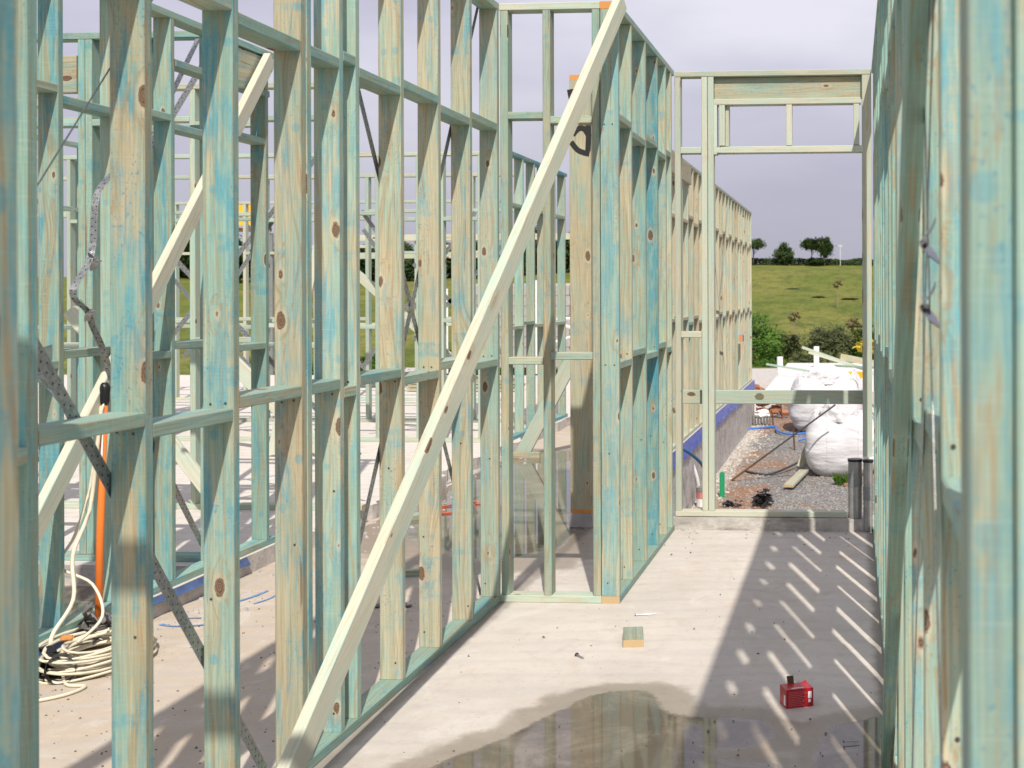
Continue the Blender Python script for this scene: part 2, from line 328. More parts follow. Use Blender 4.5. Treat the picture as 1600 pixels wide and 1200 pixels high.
YEL = mat_simple('yellow_sheet', (.80, .46, .012), .5, 0, .2, 9, .1); PAINTB = mat_simple('blue_marking', (.16, .30, .58), .8, 0, .7, 40, .1)
SPRAY = mat_simple('black_spray', (.018, .018, .017), .7, 0, .3, 20, .05); STONE = mat_simple('chip_grey', (.15, .13, .115), .9, 0, .6, 50, .5)
SOIL = mat_simple('red_soil', (.33, .155, .075), .95, 0, .5, 20, .6)
STONE2 = mat_simple('gravel_stone', (.34, .32, .30), .9, 0, .6, 9, .5); BARK = mat_simple('bark', (.16, .12, .09), .95, 0, .5, 6, .8)
LF1 = mat_leaf('leaf_dark', (.020, .042, .012), (.045, .075, .020)); LF2 = mat_leaf('leaf_mid', (.035, .085, .012), (.07, .14, .02))
LF3 = mat_leaf('leaf_olive', (.050, .065, .026), (.085, .10, .042)); LF4 = mat_leaf('leaf_dry', (.12, .095, .045), (.16, .13, .06))
LFY = mat_leaf('leaf_yellow', (.55, .40, .03), (.35, .30, .05)); HESS = mat_simple('buff_sheet', (.60, .55, .47), .85, 0, .5, 6, .4)
FOIL = mat_simple('clear_grey_pipe', (.33, .33, .32), .28, .35, .5, 16, .2)

# ------------------------------------------------------------------ object helpers
def tag(o, label=None, cat=None, group=None, kind=None):
    if label: o['label'] = label
    if cat: o['category'] = cat
    if group: o['group'] = group
    if kind: o['kind'] = kind
    return o
def thing(name, label, cat, loc, group=None):
    o = bpy.data.objects.new(name, None); C.objects.link(o); o.location = loc; o.empty_display_size = .1
    return tag(o, label, cat, group)
def put(name, me, M, parent=None, color=None):
    o = bpy.data.objects.new(name, me); C.objects.link(o)
    if parent is not None:
        o.parent = parent; M = Matrix.Translation(-root_loc(parent)) @ M
    o.matrix_basis = M
    if color: o.color = (*color, 1)
    return o
def root_loc(p):
    v = Vector(p.location)
    while p.parent: p = p.parent; v = v+Vector(p.location)
    return v
def mesh(name, vs, fs, mats, idx=None, smooth=False):
    me = bpy.data.meshes.new(name); me.from_pydata([tuple(v) for v in vs], [], fs)
    for m in (mats if isinstance(mats, (list, tuple)) else [mats]): me.materials.append(m)
    if idx: me.polygons.foreach_set('material_index', idx)
    if smooth: me.polygons.foreach_set('use_smooth', [True]*len(me.polygons))
    me.update(); return me
def add(name, vs, fs, mats, parent=None, idx=None, smooth=False, loc=None):
    """mesh given in world coordinates; origin moved to loc or to the mesh middle"""
    if loc is None: loc = Vector((0, 0, 0))
    loc = Vector(loc); vs = [Vector(v)-loc for v in vs]
    return put(name, mesh(name, vs, fs, mats, idx, smooth), Matrix.Translation(loc), parent)
_bc = {}
def board_mesh(L, w, t, ends=ENDG, bev=.003):
    k = (round(L, 3), round(w, 4), round(t, 4), ends.name)
    if k in _bc: return _bc[k]
    x, y, b = w/2, t/2, bev
    ring = [(x, y-b), (x-b, y), (-x+b, y), (-x, y-b), (-x, -y+b), (-x+b, -y), (x-b, -y), (x, -y+b)]
    vs = [(a, c, z) for z in (0, L) for a, c in ring]
    fs = [(i, (i+1) % 8, 8+(i+1) % 8, 8+i) for i in range(8)]
    fs = [tuple(reversed(q)) for q in fs][:] if False else fs
    idx = [0]*8+[1, 1]; fs += [tuple(range(7, -1, -1)), tuple(range(8, 16))]
    me = mesh('board', vs, fs, [WOOD, ends], idx); _bc[k] = me; return me
def style(kind='n'):
    R = random.random
    if kind == 'nog': return (R()*.45, .3+.4*R(), .1*R())
    if kind == 'pale': return (R()*.5+.2, R()*.3, .88+.1*R())
    if kind == 'semi': return (R()*.5+.3, R()*.35, .35+.3*R())
    if kind == 'blue': return (.15, .85+.3*R(), 0)
    if kind == 'tan': return (.78+.2*R(), .15+.3*R(), .05)
    if kind == 'green': return (.12+.25*R(), .35+.4*R(), 0)
    return (R()*.9, .3+.6*R(), .12*R())
def board(name, parent, p0, p1, w, t, wdir, sty='n', ends=ENDG):
    p0, p1 = Vector(p0), Vector(p1); z = (p1-p0); Ln = z.length; z.normalize()
    x = Vector(wdir); x = (x-z*x.dot(z)).normalized(); y = z.cross(x)
    M = Matrix((x, y, z)).transposed().to_4x4(); M.translation = p0
    return put(name, board_mesh(Ln, w, t, ends), M, parent, style(sty) if isinstance(sty, str) else sty)
def tube(pts, rad, n=8, cap=True):
    vs, fs = [], []; pts = [Vector(p) for p in pts]; up = Vector((0.13, .21, .97))
    for i, p in enumerate(pts):
        d = (pts[min(i+1, len(pts)-1)]-pts[max(i-1, 0)]).normalized()
        a = d.cross(up); a = a.normalized() if a.length > .05 else d.cross(Vector((1, 0, 0))).normalized(); b = d.cross(a)
        rr = rad[i] if isinstance(rad, (list, tuple)) else rad
        vs += [p+(a*math.cos(k*math.tau/n)+b*math.sin(k*math.tau/n))*rr for k in range(n)]
    for i in range(len(pts)-1):
        fs += [(i*n+k, i*n+(k+1) % n, (i+1)*n+(k+1) % n, (i+1)*n+k) for k in range(n)]
    if cap: fs += [tuple(range(n-1, -1, -1)), tuple((len(pts)-1)*n+k for k in range(n))]
    return vs, fs
def catmull(P, k=6, closed=False):
    P = [Vector(p) for p in P]; n = len(P); out = []
    for i in range(n if closed else n-1):
        a, b, c, d = (P[(i+j) % n] for j in (-1, 0, 1, 2)) if closed else (P[max(i-1, 0)], P[i], P[i+1], P[min(i+2, n-1)])
        for s in range(k):
            t = s/k; out.append(.5*((2*b)+(c-a)*t+(2*a-5*b+4*c-d)*t*t+(3*b-a-3*c+d)*t**3))
    if not closed: out.append(P[-1])
    return out
def addtube(name, pts, rad, mat, parent=None, n=8, k=6):
    q = catmull(pts, k) if k else pts
    if isinstance(rad, (list, tuple)) and k: rad = [rad[min(i//k, len(rad)-1)] for i in range(len(q))]
    vs, fs = tube(q, rad, n); return add(name, vs, fs, mat, parent, smooth=True, loc=pts[0])
def boxv(c, s, rz=0):
    cx, cy, cz = c; a, b, h = s[0]/2, s[1]/2, s[2]/2; co, si = math.cos(rz), math.sin(rz)
    vs = [(cx+x*co-y*si, cy+x*si+y*co, cz+z) for z in (-h, h) for x, y in ((-a, -b), (a, -b), (a, b), (-a, b))]
    return vs, [(3, 2, 1, 0), (4, 5, 6, 7), (0, 1, 5, 4), (1, 2, 6, 5), (2, 3, 7, 6), (3, 0, 4, 7)]
def addbox(name, c, s, mat, parent=None, rz=0, bev=0):
    vs, fs = boxv((0, 0, 0), s, 0)
    if bev:
        bm = bmesh.new(); V = [bm.verts.new(v) for v in vs]
        for q in fs: bm.faces.new([V[i] for i in q])
        bmesh.ops.bevel(bm, geom=bm.edges[:], offset=bev, segments=2, affect='EDGES')
        me = bpy.data.meshes.new(name); bm.to_mesh(me); bm.free(); me.materials.append(mat)
    else: me = mesh(name, vs, fs, mat)
    return put(name, me, Matrix.Translation(c) @ Matrix.Rotation(rz, 4, 'Z'), parent)
def strap(parent, p0, p1, normal, name='brace_strap', w=.032, bow=0, rnd=0):
    """flat perforated steel strap as a thin strip; local z along, x across"""
    p0, p1 = Vector(p0), Vector(p1); z = p1-p0; Ln = z.length; z.normalize(); y = Vector(normal); y = (y-z*y.dot(z)).normalized(); x = y.cross(z)
    n = 24; vs, fs = [], []
    for i in range(n+1):
        s = i/n; b = math.sin(s*math.pi)*bow; tw = rnd*math.sin(s*math.pi)*1.2
        for e in (-1, 1):
            for q in (-.0006, .0006):
                vs.append((e*w/2*math.cos(tw), b+q+e*w/2*math.sin(tw), s*Ln))
    for i in range(n):
        a = i*4; c = a+4
        fs += [(a+0, a+2, c+2, c+0), (a+1, c+1, c+3, a+3), (a, c, c+1, a+1), (a+2, a+3, c+3, c+2)]
    M = Matrix((x, y, z)).transposed().to_4x4(); M.translation = p0
    return put(name, mesh(name, vs, fs, STRAP), M, parent)
def ribbon(name, pts, wdir, w, mat, parent=None, k=5, loc=None):
    q = catmull(pts, k); wd = Vector(wdir); vs, fs = [], []
    for i, p in enumerate(q):
        d = (q[min(i+1, len(q)-1)]-q[max(i-1, 0)]).normalized(); x = (wd-d*wd.dot(d)).normalized(); nn = d.cross(x)*.0007
        vs += [p-x*w/2-nn, p+x*w/2-nn, p+x*w/2+nn, p-x*w/2+nn]
    for i in range(len(q)-1):
        a = i*4; fs += [(a+j, a+(j+1) % 4, a+4+(j+1) % 4, a+4+j) for j in range(4)]
    return add(name, vs, fs, mat, parent, loc=pts[0] if loc is None else loc)
def tensioner(parent, p, nrm=(1, 0, 0), s=1.0):
    """folded steel strap tensioner with its bolt"""
    p = Vector(p); nx = Vector(nrm)
    o = ribbon('strap_tensioner', [p+Vector((0, -.03, .055))*s, p+Vector((0, -.012, .03))*s+nx*.012*s, p+nx*.034*s, p+Vector((0, .012, -.03))*s+nx*.012*s, p+Vector((0, .03, -.055))*s],
               nx.cross(Vector((0, .5, .85))), .036*s, STEEL, parent, 4)
    vs, fs = tube([p+nx*.01+Vector((0, -.02, .0))*s, p+nx*.03*s+Vector((0, .055, -.006))*s], .0045*s, 8)
    b = add('tension_bolt', vs, fs, STEEL, None, loc=p); b.parent = o; b.matrix_basis = Matrix.Translation(p-root_loc(o))
    return o

# ------------------------------------------------------------------ stud wall frames
TH = .038; W9 = .09
def nail_dots(parent, pts, rad=.0042):
    vs, fs = [], []
    for p, nrm in pts:
        nrm = Vector(nrm); a = nrm.orthogonal().normalized(); b = nrm.cross(a); o = len(vs); c = Vector(p)+nrm*.0012
        vs += [c+(a*math.cos(k*math.tau/6)+b*math.sin(k*math.tau/6))*rad for k in range(6)]; fs.append(tuple(o+k for k in range(6)))
    if vs:
        o = add('nail_heads', vs, fs, NAIL, parent, loc=root_loc(parent)); o['kind'] = 'stuff'
def wall(label, axis, a0, a1, c, zb, zt, studs, rows=(1.20, 2.32), sty='n', skip_bays=(), plate_sty=None, stag=.018, nails=False, group=None,
         end_mat=ENDG, top=True, bottom=True, studsty=None, plate_range=None, zstud=None, cat='wall frame', w=W9):
    """axis 'y': occupies x in [c-w, c] and runs along y; axis 'x': occupies y in [c, c+w] and runs along x"""
    P = (lambda a, z, k=0: Vector((c-w/2+k, a, z))) if axis == 'y' else (lambda a, z, k=0: Vector((a, c+w/2+k, z)))
    wd = (1, 0, 0) if axis == 'y' else (0, 1, 0); ad = Vector((0, 1, 0)) if axis == 'y' else Vector((1, 0, 0))
    root = thing('stud_wall', label, cat, P((a0+a1)/2, zb), group)
    pt = .036; r0, r1 = plate_range or (a0, a1)
    ps = plate_sty or sty
    if bottom: board('bottom_plate', root, P(r0, zb+pt/2), P(r1, zb+pt/2), w, pt, wd, ps)
    if top: board('top_plate', root, P(a0, zt-pt/2), P(a1, zt-pt/2), w, pt, wd, ps, end_mat)
    dots = []
    for i, s in enumerate(studs):
        st = (studsty or {}).get(i, sty)
        k = random.uniform(-.0015, .0015)
        z0, z1 = (zstud or {}).get(i, (zb+pt+.001, zt-pt-.001))
        board('stud', root, P(s, z0, k), P(s, z1, k), w-.001, TH, wd, st)
        if nails and axis == 'y':
            for z in rows:
                for dx in (-.022, .018): dots.append((P(s-TH/2, z+(stag if i % 2 else -stag)+random.uniform(-.004, .004), dx+random.uniform(-.006, .006)), (0, -1, 0)))
            for z in (zb+.10, zb+.5+random.random()*.4): dots.append((P(s-TH/2, z, random.uniform(-.03, .03)), (0, -1, 0)))
    for i in range(len(studs)-1):
        if i in skip_bays: continue
        lo, hi = studs[i]+TH/2+.0005, studs[i+1]-TH/2-.0005
        if hi-lo < .05: continue
        for j, z in enumerate(rows):
            zz = z+(stag if (i+j) % 2 else -stag)
            board('nogging', root, P(lo, zz), P(hi, zz), w-.002, .036, wd, 'nog' if sty in ('n', 'green') else sty)
    if nails: nail_dots(root, dots)
    return root

ZT = 2.95
# left wall of the corridor
XL, YG = -1.729, 6.232
ls = [YG-TH/2-.001-.45*k for k in range(0, 11)][::-1]       # 1.71 .. 6.21
ls = ls[1:]
iA = min(range(len(ls)), key=lambda i: abs(ls[i]-3.97))
ls2 = sorted(ls+[4.268, ls[iA]+TH+.002])
k4 = lambda v: min(range(len(ls2)), key=lambda i: abs(ls2[i]-v))
LW = wall('long stud wall on the left of the corridor, blotchy green and tan studs behind the big pale diagonal prop', 'y', 1.30, YG, XL, 0, ZT, ls2,
          sty='n', nails=True, plate_sty='green', stag=.016,
          studsty={k4(3.08): (.74, .8, .0), k4(3.53): (.45, .7, .0), k4(2.63): (.35, .5, .0), k4(3.97): (.82, .6, .05), k4(4.27): (.55, .7, .1),
                   k4(4.87): (.88, .5, .05), k4(5.32): (.86, .5, .05), k4(5.76): (.76, .6, .05), k4(6.21): (.55, .5, .2)})
XS = XL-W9-.003
strap(LW, (XS, 6.19, 2.93), (XS, 4.28, .04), (-1, 0, 0), rnd=.12, w=.03)
strap(LW, (XS-.004, 4.30, 2.80), (XS-.004, 6.22, .04), (-1, 0, 0), rnd=.12, w=.03)
strap(LW, (XS, 2.60, 1.60), (XS, 3.88, .04), (-1, 0, 0), rnd=.12, w=.036)
strap(LW, (XS, 2.45, 1.42), (XS, 3.80, 2.90), (-1, 0, 0), w=.0045)
tensioner(LW, (XS-.02, 2.85, 1.335), (-1, 0, 0), 1.2)

# short wall facing the camera, then the return wall beside the corridor
XR, YD = -1.137, 8.224
FW = wall('narrow stud wall facing the camera, in the corner between the left wall and the blue edged post', 'x', XL+.001, XR-W9-.001, YG, 0, ZT,
     [-1.706, -1.494, -1.249], rows=(1.20, 2.385), sty=(.62, .35, .1), plate_sty='semi', stag=.012)
RW = wall('return stud wall right of the blue post, with bright blue dyed studs', 'y', YG, YD-.001, XR, 0, ZT,
     [YG+TH/2+.001, 6.625, 7.08, 7.53, 7.86, 8.09], rows=(1.185, 2.37), sty='green', nails=True, stag=.02, end_mat=ORNG,
     studsty={0: (.3, .80, .15), 1: (.62, .5, .1), 2: (.42, .6, .1), 3: (.08, .86, 0), 4: (.6, .5, .1), 5: (.75, .45, .1)})

# right wall
rs = sorted([1.46+.45*k for k in range(15)]+[3.75, 4.20, 5.55, 6.92])  # irregular extra studs are added to block some sun slits on the floor
RT = wall('long stud wall along the right edge of the corridor, mostly in its own shade', 'y', 1.27, YD-.001, .219, 0, ZT, rs, rows=(1.265, 2.36), sty='green', nails=True, stag=.03,
          studsty={1: (.75, .6, 0), 2: (.7, .6, .05), 3: (.4, .7, .1), 5: (.6, .5, .1), 8: (.7, .5, .1)})
XQ = .129-.004
strap(RT, (XQ, 1.62, 2.6), (XQ, 3.0, .04), (-1, 0, 0), w=.03)
strap(RT, (XQ-.005, 2.30, 2.3), (XQ-.005, 1.55, .3), (-1, 0, 0), w=.03)
for zt_ in (1.60, 1.502):
    ribbon('strap_tensioner', [(XQ, 1.99, zt_+.026), (XQ-.005, 1.98, zt_+.018), (XQ-.017, 1.98, zt_+.004), (XQ-.016, 1.98, zt_-.004), (XQ-.004, 1.98, zt_-.016), (XQ, 1.97, zt_-.028)], (.25, 1, .35), .030, STEEL, RT, 3)
    vs, fs = tube([(XQ-.012, 1.95, zt_), (XQ-.012, 2.02, zt_-.012)], .0035, 8); add('tension_bolt', vs, fs, DARKM, RT, loc=(XQ-.012, 1.95, zt_))

# doorway frame the camera looks through
DW = thing('stud_wall', 'blurred pairs of studs at the far left and far right picture edges, framing the near doorway', 'wall frame', (-.3, 1.2, 0))
for x, st in ((.105+.02, (.25, .75, .1)), (.105+.0625, (.4, .6, .1)), (.105+.105, 'n'), (-.849-.02, (.6, .75, 0)), (-.849-.0625, 'green'), (-1.35, 'n')):
    board('stud', DW, (x, 1.215, 0.037), (x, 1.215, ZT-.037), .09, .040, (0, 1, 0), st)
board('top_plate', DW, (-1.72, 1.215, ZT-.018), (.24, 1.215, ZT-.018), .09, .036, (0, 1, 0), 'green')
board('lintel', DW, (-.845, 1.21, 2.7), (.10, 1.21, 2.7), .19, .04, (0, 0, 1), 'tan')
board('bottom_plate', DW, (-1.72, 1.215, .018), (-.849, 1.215, .018), .09, .036, (0, 1, 0), 'green')

for z, rz_, ry_ in ((1.488, .040, .017), (1.597, .022, .010), (1.30, .018, .008)):
    vs = []; n = 18
    for k in range(n):
        q = k*math.tau/n; vs.append((-.849+.0006, 1.212+ry_*math.cos(q)*random.uniform(.85, 1.15), z+rz_*math.sin(q)*random.uniform(.9, 1.1)))
    add('knot', vs, [tuple(range(n))], mat_simple('dark_knot', (.085, .045, .03), .8, 0, .8, 160, .6), DW, loc=(-.8484, 1.212, z))

# door wall at the end of the corridor
Z0 = .081
DR = thing('stud_wall', 'pale wall frame at the corridor end, with a tall door opening and a small high window', 'wall frame', (-.5, YD+.045, Z0))
def dst(x, z0, z1, st='pale', k=0, dy=0): return board('stud', DR, (x, YD+.045+dy, z0), (x, YD+.045+dy, z1), W9-.002, TH+k, (0, 1, 0), st)
ft = ZT-.005
board('bottom_plate', DR, (XR+.002, YD+.045, Z0+.018), (-.030, YD+.045, Z0+.018), W9, .036, (0, 1, 0), 'pale', ORNG if False else ENDG)
board('top_plate', DR, (XR+.002, YD+.045, ft-.018), (.128, YD+.045, ft-.018), W9, .036, (0, 1, 0), (.9, 0, .55))
dst(-1.116, Z0+.037, ft-.037); dst(-.943, Z0+.037, ft-.037); dst(-.902, Z0+.037, ft-.037, (.15, .3, .85))
dst(.098, .475, ft-.037, (.3, .3, .6), .022)
dst(-.872, 2.37+.04, 2.76, 'pale', -.014); dst(-.829, 2.465, 2.725); dst(-.798, 2.465, 2.725, 'pale', -.015, .03); dst(-.397, 2.462, 2.724); dst(.033, 2.462, 2.724)
board('lintel', DR, (-.880, YD+.062, 2.836), (.078, YD+.062, 2.836), .142, .045, (0, 0, 1), (.72, .25, .1))
board('window_head', DR, (-.880, YD+.045, 2.745), (.06, YD+.045, 2.745), W9, .038, (0, 1, 0), 'pale')
board('transom_rail', DR, (-.880, YD+.045, 2.437), (.075, YD+.045, 2.437), W9, .042, (0, 1, 0), 'pale')
board('nogging', DR, (-1.096, YD+.045, 1.251), (-.963, YD+.045, 1.251), W9-.002, .040, (0, 1, 0), 'pale')
board('nogging', DR, (-1.096, YD+.045, 2.437), (-.963, YD+.045, 2.437), W9-.002, .040, (0, 1, 0), 'pale')
tb = thing('timber_rail', 'horizontal rail board nailed across the door opening at waist height, with a dark round knot', 'rail', (-.5, YD+.11, .842))
board('rail_board', tb, (-1.10, YD+.112, .842), (.085, YD+.112, .842), .088, .036, (0, 0, 1), (.55, .1, .6))
# dark knot on the rail
nk = [(-.598+.028*math.cos(a*math.tau/16)*random.uniform(.9, 1.1), YD+.0925, .846+.022*math.sin(a*math.tau/16)*random.uniform(.9, 1.1)) for a in range(16)]
add('knot', nk, [tuple(range(16))], mat_end('knot_dark', (.05, .10, .07), (.12, .09, .05)), tb, loc=(-.598, YD+.0925, .846))

# second, raised slab and its walls on the left
X2 = -3.294
s2 = [4.27+.445*k for k in range(0, 6)]+[7.06]
W2 = wall('stud wall on the raised slab, parallel to the left wall and one room further left', 'y', 3.6, 7.16, X2, .10, 2.90, [3.62]+s2, rows=(1.25, 2.36), sty='n', nails=False, plate_sty='green', stag=.02,
          studsty={3: (.3, .75, 0), 5: (.25, .7, 0), 7: (.35, .6, 0)})
board('lintel', W2, (X2-.03, 6.52, 2.765), (X2-.03, 7.06, 2.765), .18, .045, (0, 0, 1), 'tan')
board('lintel_rail', W2, (X2-.045, 6.085, 2.655), (X2-.045, 7.1, 2.655), W9-.004, .036, (1, 0, 0), 'green')
ribbon('brace_strap', [(-3.40, 6.5, 2.857), (-3.40, 6.2, 2.48), (-3.39, 5.95, 2.15), (-3.34, 5.7, 1.99), (-3.24, 5.46, 1.92)], (1, 0, .1), .03, STRAP, W2)
ribbon('brace_strap', [(-3.22, 5.41, 2.05), (-3.22, 5.29, 1.94), (-3.22, 5.255, 1.70), (-3.22, 5.14, 1.565), (-3.22, 5.123, 1.535), (-3.22, 5.14, 1.50), (-3.22, 5.225, 1.45), (-3.22, 5.262, 1.386), (-3.22, 5.335, 1.285), (-3.22, 5.40, 1.15)], (1, .1, 0), .030, STRAP, W2)
tensioner(W2, (-3.225, 5.25, 1.67), (1, 0, 0), .8); tensioner(W2, (-3.225, 5.21, 1.455), (1, 0, 0), .8)
strap(W2, (X2-W9-.003, 5.9, .95), (X2-W9-.003, 6.56, .14), (-1, 0, 0), rnd=.4)

PX = -3.40
W3 = wall('stud wall facing the camera on the edge of the raised slab, left of the orange conduit', 'x', -5.4, X2-.092, 6.60, .10, 2.92, [-5.38, -4.93, -4.48, -4.10, -4.06, -3.76, -3.40], rows=(1.23, 2.42), sty='green', plate_sty='green')
board('lintel', W3, (-5.3, 6.63, 2.70), (-4.13, 6.63, 2.70), .20, .045, (0, 0, 1), 'tan')
board('lintel_rail', W3, (-5.3, 6.645, 2.55), (-4.13, 6.645, 2.55), .085, .04, (0, 1, 0), 'pale')
strap(W3, (-3.95, 6.698, 2.0), (-3.42, 6.698, 2.85), (0, 1, 0), w=.034)
W4 = wall('stud wall facing the camera one room behind the raised slab edge', 'x', -6.6, -3.2, 8.21, .10, 2.91, [-6.55, -6.0, -5.52, -5.07, -4.62, -4.34, -3.91, -3.45], rows=(1.20, 2.66), sty='semi', plate_sty='semi')
strap(W4, (-4.75, 8.31, 2.0), (-3.25, 8.31, .45), (0, 1, 0), w=.034)
strap(W4, (-4.95, 8.31, .75), (-3.35, 8.31, 2.65), (0, 1, 0), w=.034)
W5 = wall('far wide stud wall facing the camera, light green with crossed steel straps', 'x', -8.2, -3.45, 12.02, .10, 2.87, [-8.1, -7.6, -7.15, -6.7, -6.25, -5.66, -5.1, -4.53, -4.13, -3.9, -3.53], rows=(1.23, 2.26), sty=(.2, .35, .45), plate_sty='semi', stag=.03)
for a, b in (((563, 354), (720, 590)), ((560, 575), (720, 330)), ((563, 328), (600, 382)), ((250, 435), (430, 625)), ((285, 500), (400, 345))):
    pass
strap(W5, (-4.70, 12.12, 2.14), (-3.72, 12.12, .72), (0, 1, 0), w=.04)
strap(W5, (-4.72, 12.12, .80), (-3.60, 12.12, 2.30), (0, 1, 0), w=.04)
strap(W5, (-4.72, 12.123, 2.32), (-4.45, 12.123, 1.95), (0, 1, 0), w=.04)
strap(W5, (-6.9, 12.12, 2.0), (-5.55, 12.12, .5), (0, 1, 0), w=.04)
strap(W5, (-6.5, 12.123, .9), (-5.55, 12.123, 2.3), (0, 1, 0), w=.04)
W9_ = wall('stud wall running away from the camera between the far left rooms of the raised slab', 'y', 8.32, 12.0, -6.9, .10, 2.88, [8.5+.45*k for k in range(8)], rows=(1.21, 2.3), sty='green', plate_sty='green')
W10 = wall('blue green stud wall running away behind the far wide wall', 'y', 12.13, 13.8, -7.6, .10, 2.86, [12.2, 12.6, 13.05, 13.5], rows=(1.2, 2.3), sty=(.2, .7, .1), plate_sty='green')
W11 = wall('lowest looking distant stud wall facing the camera on the raised slab', 'x', -9.6, -4.6, 16.6, .10, 2.75, [-9.5+.48*k for k in range(11)], rows=(1.15, 2.1), sty='semi', plate_sty='semi', stag=.04)
strap(W11, (-8.2, 16.7, 2.6), (-6.2, 16.7, .2), (0, 1, 0), w=.04)
strap(W9_, (-6.89, 8.6, 2.8), (-6.89, 10.6, .2), (1, 0, 0), w=.03)
W6 = wall('furthest light green stud wall, seen above and behind the far wide one', 'x', -9.0, -3.6, 13.87, .10, 2.84, [-8.9, -8.3, -7.7, -7.1, -6.5, -5.9, -5.34, -4.75, -4.16, -3.65], rows=(1.20, 2.39), sty=(.3, .3, .4), plate_sty='semi', stag=.04)
strap(W6, (-4.85, 13.97, 1.85), (-3.75, 13.97, .75), (0, 1, 0), w=.045)
strap(W6, (-4.85, 13.97, 1.0), (-3.65, 13.97, 2.25), (0, 1, 0), w=.045)
W7 = wall('short stud wall running away behind the narrow wall, its top plate end painted orange', 'y', 12.16, 14.6, -3.26, .10, 2.89, [12.18, 12.62, 13.08, 13.55, 14.0, 14.5], rows=(1.20, 2.36), sty=(.5, .5, .1), plate_sty='blue', end_mat=ORNG)
W8 = wall('small pale frame standing on the raised slab in front of the far wide wall', 'x', -5.45, -4.75, 11.35, .10, 2.60, [-5.42, -5.1, -4.77], rows=(1.25,), sty='pale')
RL = thing('timber_rail', 'far pair of long cream rails on thin posts behind every wall frame', 'rail', (-6, 20, 0))
board('rail_board', RL, (-8.2, 20, 2.40), (-4.2, 20, 2.41), .10, .045, (0, 0, 1), (.9, 0, .5))
board('rail_board', RL, (-8.2, 20.1, 2.12), (-5.6, 20.1, 2.13), .10, .045, (0, 0, 1), (.9, 0, .5))
for x in (-8.1, -6.9, -5.7, -4.25): board('post', RL, (x, 20.05, .0), (x, 20.05, 2.36), .07, .045, (1, 0, 0), 'semi')
YP = thing('yellow_hoarding', 'yellow sheet fixed between posts, seen high through the left frames', 'panel', (-10.7, 22.2, 2.5))
addbox('sheet', (-10.72, 22.2, 2.92), (.62, .03, .36), YEL, YP); addbox('rail', (-10.7, 22.23, 2.66), (.8, .05, .07), RUST, YP)
for x in (-11.08, -10.32): addbox('post', (x, 22.28, 1.3), (.06, .05, 2.6), GREYP, YP)

# outside wing wall
XW = -1.72
ws = [9.9+.452*k for k in range(28)]
WW = wall('long tan stud wall of the outside wing, standing on a slab edge wrapped in blue membrane', 'y', 9.85, 22.15, XW, .0, 2.90, ws, rows=(1.22, 2.30), sty=(.93, .12, .22), plate_sty='semi', stag=.03,
          studsty={i: (random.uniform(.7, 1), random.uniform(0, .45), random.uniform(.1, .35)) for i in range(28)})
strap(WW, (XW+.004, 15.4, 2.8), (XW+.004, 17.6, .1), (1, 0, 0), w=.03)
strap(WW, (XW+.008, 17.8, 2.8), (XW+.008, 15.7, .1), (1, 0, 0), w=.03)
board('lintel', WW, (XW+.0, 11.8, 2.76), (XW+.0, 13.6, 2.76), .19, .045, (0, 0, 1), (.9, .1, .2))
tag(addbox('marker_block', (XW+.035, 19.6, .82), (.06, .20, .10), BTAPE), 'small orange and blue offcut nailed to the outside wing wall', 'offcut')
addbox('end_face', (XW+.035, 19.49, .82), (.056, .012, .096), ORNG, bpy.data.objects['marker_block'])

# props
PR = thing('timber_prop', 'large pale diagonal prop across the left wall, from floor to the corner post top', 'timber prop', (-1.69, 3.6, .1))
a = Vector((-1.640, 3.50, .03)); b = Vector((-1.118, 6.205, 2.94)); d = (b-a).normalized(); wv = Vector((0, 0, 1)); wv = (wv-d*wv.dot(d)).normalized()
nv = d.cross(wv)
board('prop_board', PR, a, b, .088, .040, wv, (.95, .0, .80))
P2 = thing('timber_prop', 'white diagonal prop leaning on the wall frame of the raised slab, behind the orange conduit', 'timber prop', (X2+.03, 4.5, .1))
board('prop_board', P2, (X2+.03, 4.48, .10), (X2+.03, 7.03, 2.84), .088, .040, (0, 0, 1), (.9, .1, .95))
P3 = thing('timber_prop', 'dark shaded narrow prop on the right wall, leaning up towards the camera', 'timber prop', (.10, 4.0, 0))
a = Vector((.104, 4.05, .0)); b = Vector((.104, 1.78, 2.20))
board('prop_board', P3, a, b, .088, .034, (0, 0, 1), (.1, .1, 0))
P4 = thing('timber_prop', 'pale green prop with a foot block, standing in the puddle behind the narrow wall', 'timber prop', (-3.03, 11.75, 0))
board('prop_board', P4, (-3.06, 11.76, .02), (-2.30, 11.76, 1.42), .13, .04, (1, 0, 0), 'semi'); board('foot_block', P4, (-3.13, 11.68, .025), (-2.87, 11.68, .025), .06, .04, (0, 0, 1), 'tan')
for k, (lab, a, b, wdt) in enumerate((
    ('thin steep white prop seen between the left studs, left of the double stud', (-5.05, 10.9, .12), (-4.72, 11.2, 2.1), .08),
    ('wide pale prop sloping down to the right on the raised slab, with a brown crack', (-5.75, 11.0, 1.20), (-4.55, 10.9, .12), .14),
    ('shaded prop leaning down behind the raised slab wall', (-5.05, 8.0, 1.42), (-4.05, 8.05, .12), .09),
    ('pale prop board behind the far wide wall, sloping gently down to the right', (-4.95, 12.5, 1.75), (-3.75, 12.6, .65), .09))):
    t_ = thing('timber_prop', lab, 'timber prop', b); board('prop_board', t_, a, b, wdt, .04, (0, 0, 1) if k else (1, 0, 0), 'pale')

